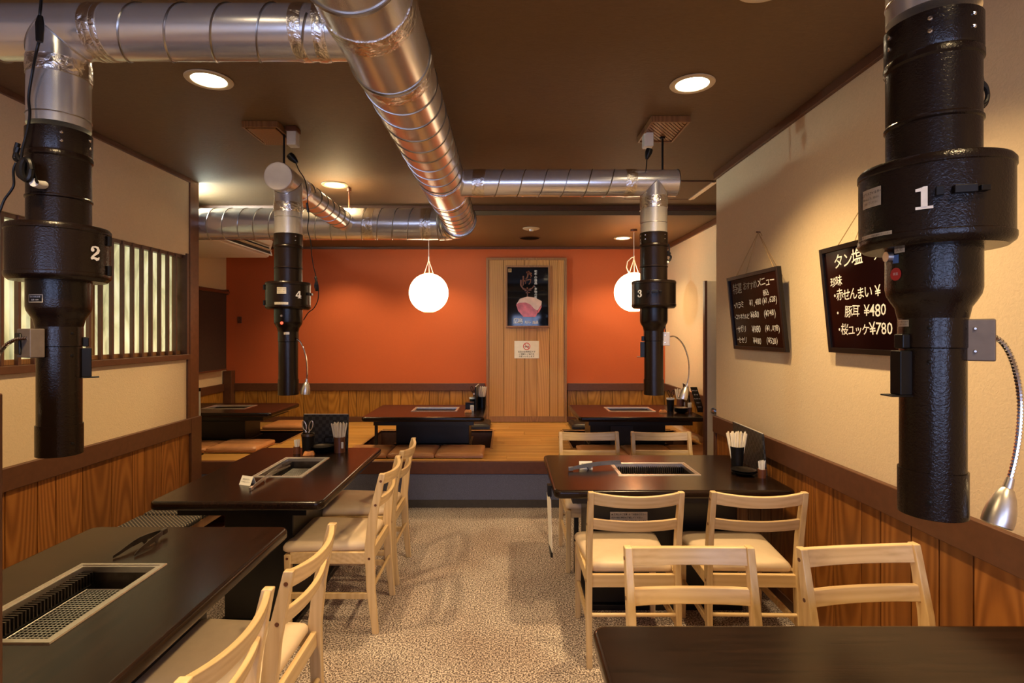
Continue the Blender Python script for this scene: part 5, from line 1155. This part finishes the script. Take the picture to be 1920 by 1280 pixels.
def call_button(x, y, z, rot, where):
    t = thing('call_button', 'small orange table call button ' + where, 'call button', (x, y, z), 'call buttons'); mt = Matrix.Translation((x, y, z)) @ Matrix.Rotation(math.radians(rot), 4, 'Z')
    w_, d, h = 0.036, 0.024, 0.026
    MB().hexa([mt @ Vector(p) for p in ((-w_, -d, 0), (w_, -d, 0), (w_, d, 0), (-w_, d, 0))], [mt @ Vector(p) for p in ((-w_ * .75, -d * .6, h), (w_ * .75, -d * .6, h), (w_ * .75, d * .6, h), (-w_ * .75, d * .6, h))]).build('button_body', 'orangebtn', t, bev=0.004)
    MB().lathe([(0, h), (0.011, h), (0.010, h + 0.004), (0, h + 0.004)], n=20, caps=False, mtx=mt).build('push_key', 'pot', t)
def menu_board(p0, p1, z, h, label, lean=0.0, th=0.012, mat='check'):
    p0, p1 = Vector((*p0, z)), Vector((*p1, z)); d = (p1 - p0).normalized(); nn = Vector((-d.y, d.x, 0)); up = Vector((0, 0, h)) + nn * lean
    t = thing('menu_stand', label, 'menu', tuple((p0 + p1) / 2), 'standing menus')
    g = MB().hexa([p0, p1, p1 + nn * th, p0 + nn * th], [p0 + up, p1 + up, p1 + nn * th + up, p0 + nn * th + up]).build('cover', mat, t, bev=0.002)
    MB().hexa([p0 + nn * th * .3 + d * .006, p1 + nn * th * .3 - d * .006 , p1 + nn * th * .7 - d * .006, p0 + nn * th * .7 + d * .006], [q + Vector((0, 0, 0.003)) for q in (p0 + nn * th * .3 + up + d * .006, p1 + nn * th * .3 + up - d * .006, p1 + nn * th * .7 + up - d * .006, p0 + nn * th * .7 + up + d * .006)]).build('page_block', 'paper', t)
def scissors(x, y, z, label, mat='steel', s=1.0, rot=0):
    t = thing('kitchen_scissors', label, 'scissors', (x, y, z), 'scissors in cups'); mt = Matrix.Translation((x, y, z)) @ Matrix.Rotation(rot, 4, 'Z')
    for k in (-1, 1):
        g = MB(); pts = []
        for i in range(21):
            a = 2 * math.pi * i / 20; pts.append(mt @ Vector((k * 0.020 * s + 0.0115 * s * math.sin(a) + k * 0.006 * s * math.cos(a), 0.002 * k, 0.165 * s + 0.030 * s * math.cos(a))))
        g.tube(pts, 0.0032 * s, 8); g.tube([mt @ Vector((k * 0.014 * s, 0.002 * k, 0.138 * s)), mt @ Vector((k * 0.003 * s, 0.001 * k, 0.112 * s)), mt @ Vector((-k * 0.002, 0, 0.10 * s))], [0.004 * s, 0.006 * s, 0.005 * s], 8)
        g.build('finger_ring', mat, t)
        MB().hexa([mt @ Vector(p) for p in ((-0.002 - 0.004 * k, 0, 0.01), (0.004 - 0.004 * k, 0, 0.01), (0.004 - 0.004 * k, 0.002, 0.01), (-0.002 - 0.004 * k, 0.002, 0.01))], [mt @ Vector(p) for p in ((-0.007, 0, 0.10 * s), (0.007, 0, 0.10 * s), (0.007, 0.002, 0.10 * s), (-0.007, 0.002, 0.10 * s))]).build('blade', 'steel', t)
    MB().tube([mt @ Vector((0, -0.008, 0.118 * s)), mt @ Vector((0, 0.004, 0.118 * s))], [0.009 * s, 0.010 * s], 14).build('pivot_screw', 'chrome', t)
def tent_card(x, y, z, rot, label, w_=0.075, h=0.042):
    t = thing('tent_card', label, 'card', (x, y, z), 'folded number cards'); mt = Matrix.Translation((x, y, z)) @ Matrix.Rotation(math.radians(rot), 4, 'Z')
    q = lambda a, b_, c: mt @ Vector((a, b_, c)); th = 0.0012
    for s in (-1, 1):
        MB().hexa([q(-w_ / 2, s * 0.022, 0), q(w_ / 2, s * 0.022, 0), q(w_ / 2, s * 0.022 - s * th * 1.5, 0), q(-w_ / 2, s * 0.022 - s * th * 1.5, 0)], [q(-w_ / 2, s * 0.001, h), q(w_ / 2, s * 0.001, h), q(w_ / 2, 0, h - 0.002), q(-w_ / 2, 0, h - 0.002)]).build('card_face', 'paper', t)
    g = MB(); f = lambda u, v: q(u, -0.022 + 0.021 * (v / h) - 0.0006, v)
    put_text(g, '呼出ボタン', 0.010, f, 0, h * 0.62); put_text(g, 'でお呼びください', 0.0075, f, 0, h * 0.34); g.build('card_writing', 'ink', t)
def tongs(label, joint, tipa, tipb, z, mat='steel', lift=0.03, w_=0.016, open_=0.0, col='steel'):
    """two sprung arms from a joint to two tips; props on a bowed foot in the middle"""
    t = thing('grill_tongs', label, 'tongs', tuple(joint), 'grill tongs')
    J = Vector(joint)
    for k, tip in ((-1, Vector(tipa)), (1, Vector(tipb))):
        d = (tip - J); side = Vector((-d.y, d.x, 0)).normalized() * k; L = []
        n = 14
        for i in range(n + 1):
            s = i / n; p = J + d * s + side * (0.010 * math.sin(math.pi * min(1, s * 1.15)) * (1 - s * 0.2)); p.z += 0.008 * math.sin(math.pi * s)
            hh = w_ * (0.85 + 0.3 * math.sin(math.pi * s)) if s < 0.55 else w_ * (1.1 - 1.35 * (s - 0.55)); hh = max(hh, 0.006)
            L.append([p - side * 0.0008 + Vector((0, 0, -hh / 2)), p + side * 0.0008 + Vector((0, 0, -hh / 2)), p + side * 0.0008 + Vector((0, 0, hh / 2)), p - side * 0.0008 + Vector((0, 0, hh / 2))])
        MB().loft(L).build('tong_arm', mat, t, smooth=50)
        m_ = J + d * 0.36 + side * 0.008; MB().hexa([m_ + side * 0.001 + Vector((dd, 0, 0)) for dd in (0,)] * 0 + [m_ + d.normalized() * -0.004 + Vector((0, 0, z - m_.z)), m_ + d.normalized() * 0.004 + Vector((0, 0, z - m_.z)), m_ + d.normalized() * 0.004 + side * 0.002 + Vector((0, 0, z - m_.z)), m_ + d.normalized() * -0.004 + side * 0.002 + Vector((0, 0, z - m_.z))],
                  [m_ + d.normalized() * -0.014, m_ + d.normalized() * 0.014, m_ + d.normalized() * 0.014 + side * 0.002, m_ + d.normalized() * -0.014 + side * 0.002]).build('rest_foot', mat, t)
    d = ((Vector(tipa) + Vector(tipb)) / 2 - J).normalized()
    MB().beam(J - d * 0.012, J + d * 0.016, 0.014, w_ * 1.15).build('joint_cap', mat, t, bev=0.003)
zt = ZT_
on_t = lambda px, py, h=0.0, z=ZT_: P(px, py, (HC - z) * F / (py - VY))
# left condiment table (T4)
W = 'on the left condiment table'
menu_board(((566.5 - VX) / F * 3.70, 3.70), ((652 - VX) / F * 3.70, 3.70), zt, 0.228, 'dark checked standing menu ' + W, 0.02)
cup(-1.292, 3.57, zt, 0.032, 0.041, 0.125, 'black', 'tall_cup', 'tall black cup holding silver scissors ' + W, 'tall cups', 'darksteel'); scissors(-1.292, 3.565, zt + 0.008, 'silver kitchen scissors in the black cup ' + W, s=1.03)
toothpicks(-1.358, 3.555, zt, W)
dish(-1.205, 3.60, zt, W + ', lower', 0.075, 3)
tq_ = thing('condiment_caddy', 'small black caddy with an arched handle ' + W, 'caddy', (-1.18, 3.685, zt))
MB().box(-1.225, -1.135, 3.680, 3.692, zt, zt + 0.045).build('caddy_body', 'black', tq_, bev=0.003); MB().tube([(-1.222, 3.686, zt + 0.04), (-1.222, 3.686, zt + 0.075), (-1.216, 3.686, zt + 0.082), (-1.148, 3.686, zt + 0.082), (-1.142, 3.686, zt + 0.075), (-1.142, 3.686, zt + 0.04)], 0.004, 8).build('handle', 'black', tq_)
chop_holder(-1.095, 3.60, zt, W)
call_button(-1.262, 3.505, zt, 10, W)
tent_card((464 - VX) / F * 2.83, 2.835, zt, -22, 'small cream folded card beside the tongs ' + W)
a = on_t(471, 919); b2 = on_t(530, 872)
tongs('silver grill tongs resting across the grill rim ' + W, (a.x, a.y, zt + 0.010), (-1.285, 3.14, zt + 0.024), (-1.245, 3.16, zt + 0.018), zt)
# near left table: tongs
a = on_t(317, 1000)
tongs('dark grill tongs lying open on the near left table', (a.x, a.y - 0.03, zt + 0.020), (on_t(212, 1047).x, on_t(212, 1047).y, zt + 0.006), (on_t(252, 1044).x, on_t(252, 1044).y, zt + 0.006), zt, 'darksteel', w_=0.018)
# right condiment table (T3)
W = 'on the right condiment table'
menu_board((1.425, 3.0), (1.435, 3.42), zt, 0.228, 'dark checked standing menu leaning by the wall ' + W, 0.018)
chop_holder(1.312, 3.13, zt, W, 0.040, 0.135, 'black', 18, False, 0.205, True)
dish(1.305, 3.02, zt, W, 0.068, 2); toothpicks(1.378, 2.965, zt, W)
MB  # noqa
tent_card(0.455, 3.165, zt, 0, 'small cream folded card beside the grey tongs ' + W)
a = on_t(1070, 884)
tongs('grey-blue plastic-handled grill tongs lying left of the grill ' + W, (a.x, a.y + 0.01, zt + 0.014), (0.665, 3.215, zt + 0.030), (0.665, 3.19, zt + 0.024), zt, plain('blue_grey_tongs', (0.22, 0.24, 0.32), 0.35, 0.6), w_=0.020)
# middle low table (T6)
W = 'on the middle low table'; z = ZL
def at(px, Y): return (px - VX) / F * Y
menu_board((at(894, 5.52), 5.40), (at(899, 5.7), 5.70), z, 0.23, 'black standing menu edge-on ' + W, 0.0, mat='black')
chop_holder(at(904, 5.62), 5.62, z, W, 0.036, 0.11, 'black', 12, False, 0.20)
cup(at(886, 5.55), 5.62, z, 0.030, 0.036, 0.10, 'black', 'tall_cup', 'black cup with a white rim holding black scissors ' + W, 'tall cups', 'white'); scissors(at(888, 5.55), 5.62, z + 0.02, 'black-handled scissors ' + W, 'black')
t = thing('condiment_box', 'small black condiment box ' + W, 'box', (at(880, 5.42), 5.42, z)); MB().box(at(873, 5.42), at(889, 5.42), 5.38, 5.46, z, z + 0.07).build('box_body', 'black', t, bev=0.003); MB().box(at(873, 5.42) - .002, at(889, 5.42) + .002, 5.378, 5.462, z + 0.07, z + 0.078).build('lid', 'black', t, bev=0.002)
t = thing('white_packet', 'small white packet standing before the black box ' + W, 'packet', (at(885, 5.36), 5.34, z)); MB().box(at(881.5, 5.34), at(888.5, 5.34), 5.335, 5.355, z, z + 0.055).build('packet_body', 'paper', t, bev=0.002)
call_button(at(878, 5.25), 5.25, z, 5, W)
# right low table (T7)
W = 'on the right low table'
cup(at(1257, 5.35), 5.35, z, 0.030, 0.038, 0.125, 'black', 'tall_cup', 'tall black cup with a white rim ' + W, 'tall cups', 'white'); scissors(at(1259, 5.35), 5.37, z + 0.015, 'black-handled scissors ' + W, 'black', 0.95)
chop_holder(at(1276, 5.5), 5.50, z, W, 0.040, 0.10, 'pot', 14, True, 0.19)
dish(at(1277, 5.22), 5.22, z, W, 0.066, 4)
menu_board((at(1291, 5.45), 5.36), (at(1289, 5.62), 5.64), z, 0.245, 'black and white standing menu leaning ' + W, 0.03, mat='black')
t = thing('menu_card', 'white-printed menu card leaning against the black menu ' + W, 'menu', (at(1300, 5.3), 5.3, z), 'standing menus')
x = at(1293, 5.4); MB().hexa([(x + 0.035, 5.27, z), (x + 0.10, 5.27, z), (x + 0.10, 5.275, z), (x + 0.035, 5.275, z)], [(x - 0.015, 5.335, z + 0.235), (x + 0.05, 5.335, z + 0.235), (x + 0.05, 5.34, z + 0.235), (x - 0.015, 5.34, z + 0.235)]).build('card_sheet', 'black', t)
g = MB(); f = lambda u, v: Vector((x + 0.0675 - 0.05 * v / 0.235 + u, 5.268 + 0.065 * v / 0.235, z + v))
for i, s in enumerate(('ドリンク', 'ビール', 'ハイボール', 'サワー', 'ソフト')): g = MB(); put_text(g, s, 0.013, f, 0, 0.20 - i * 0.038, 0.0004); g.build('card_writing', 'ivory', t)
toothpicks(at(1292, 5.3) , 5.28, z, W)
call_button(at(1243, 5.25), 5.25, z, 0, W)
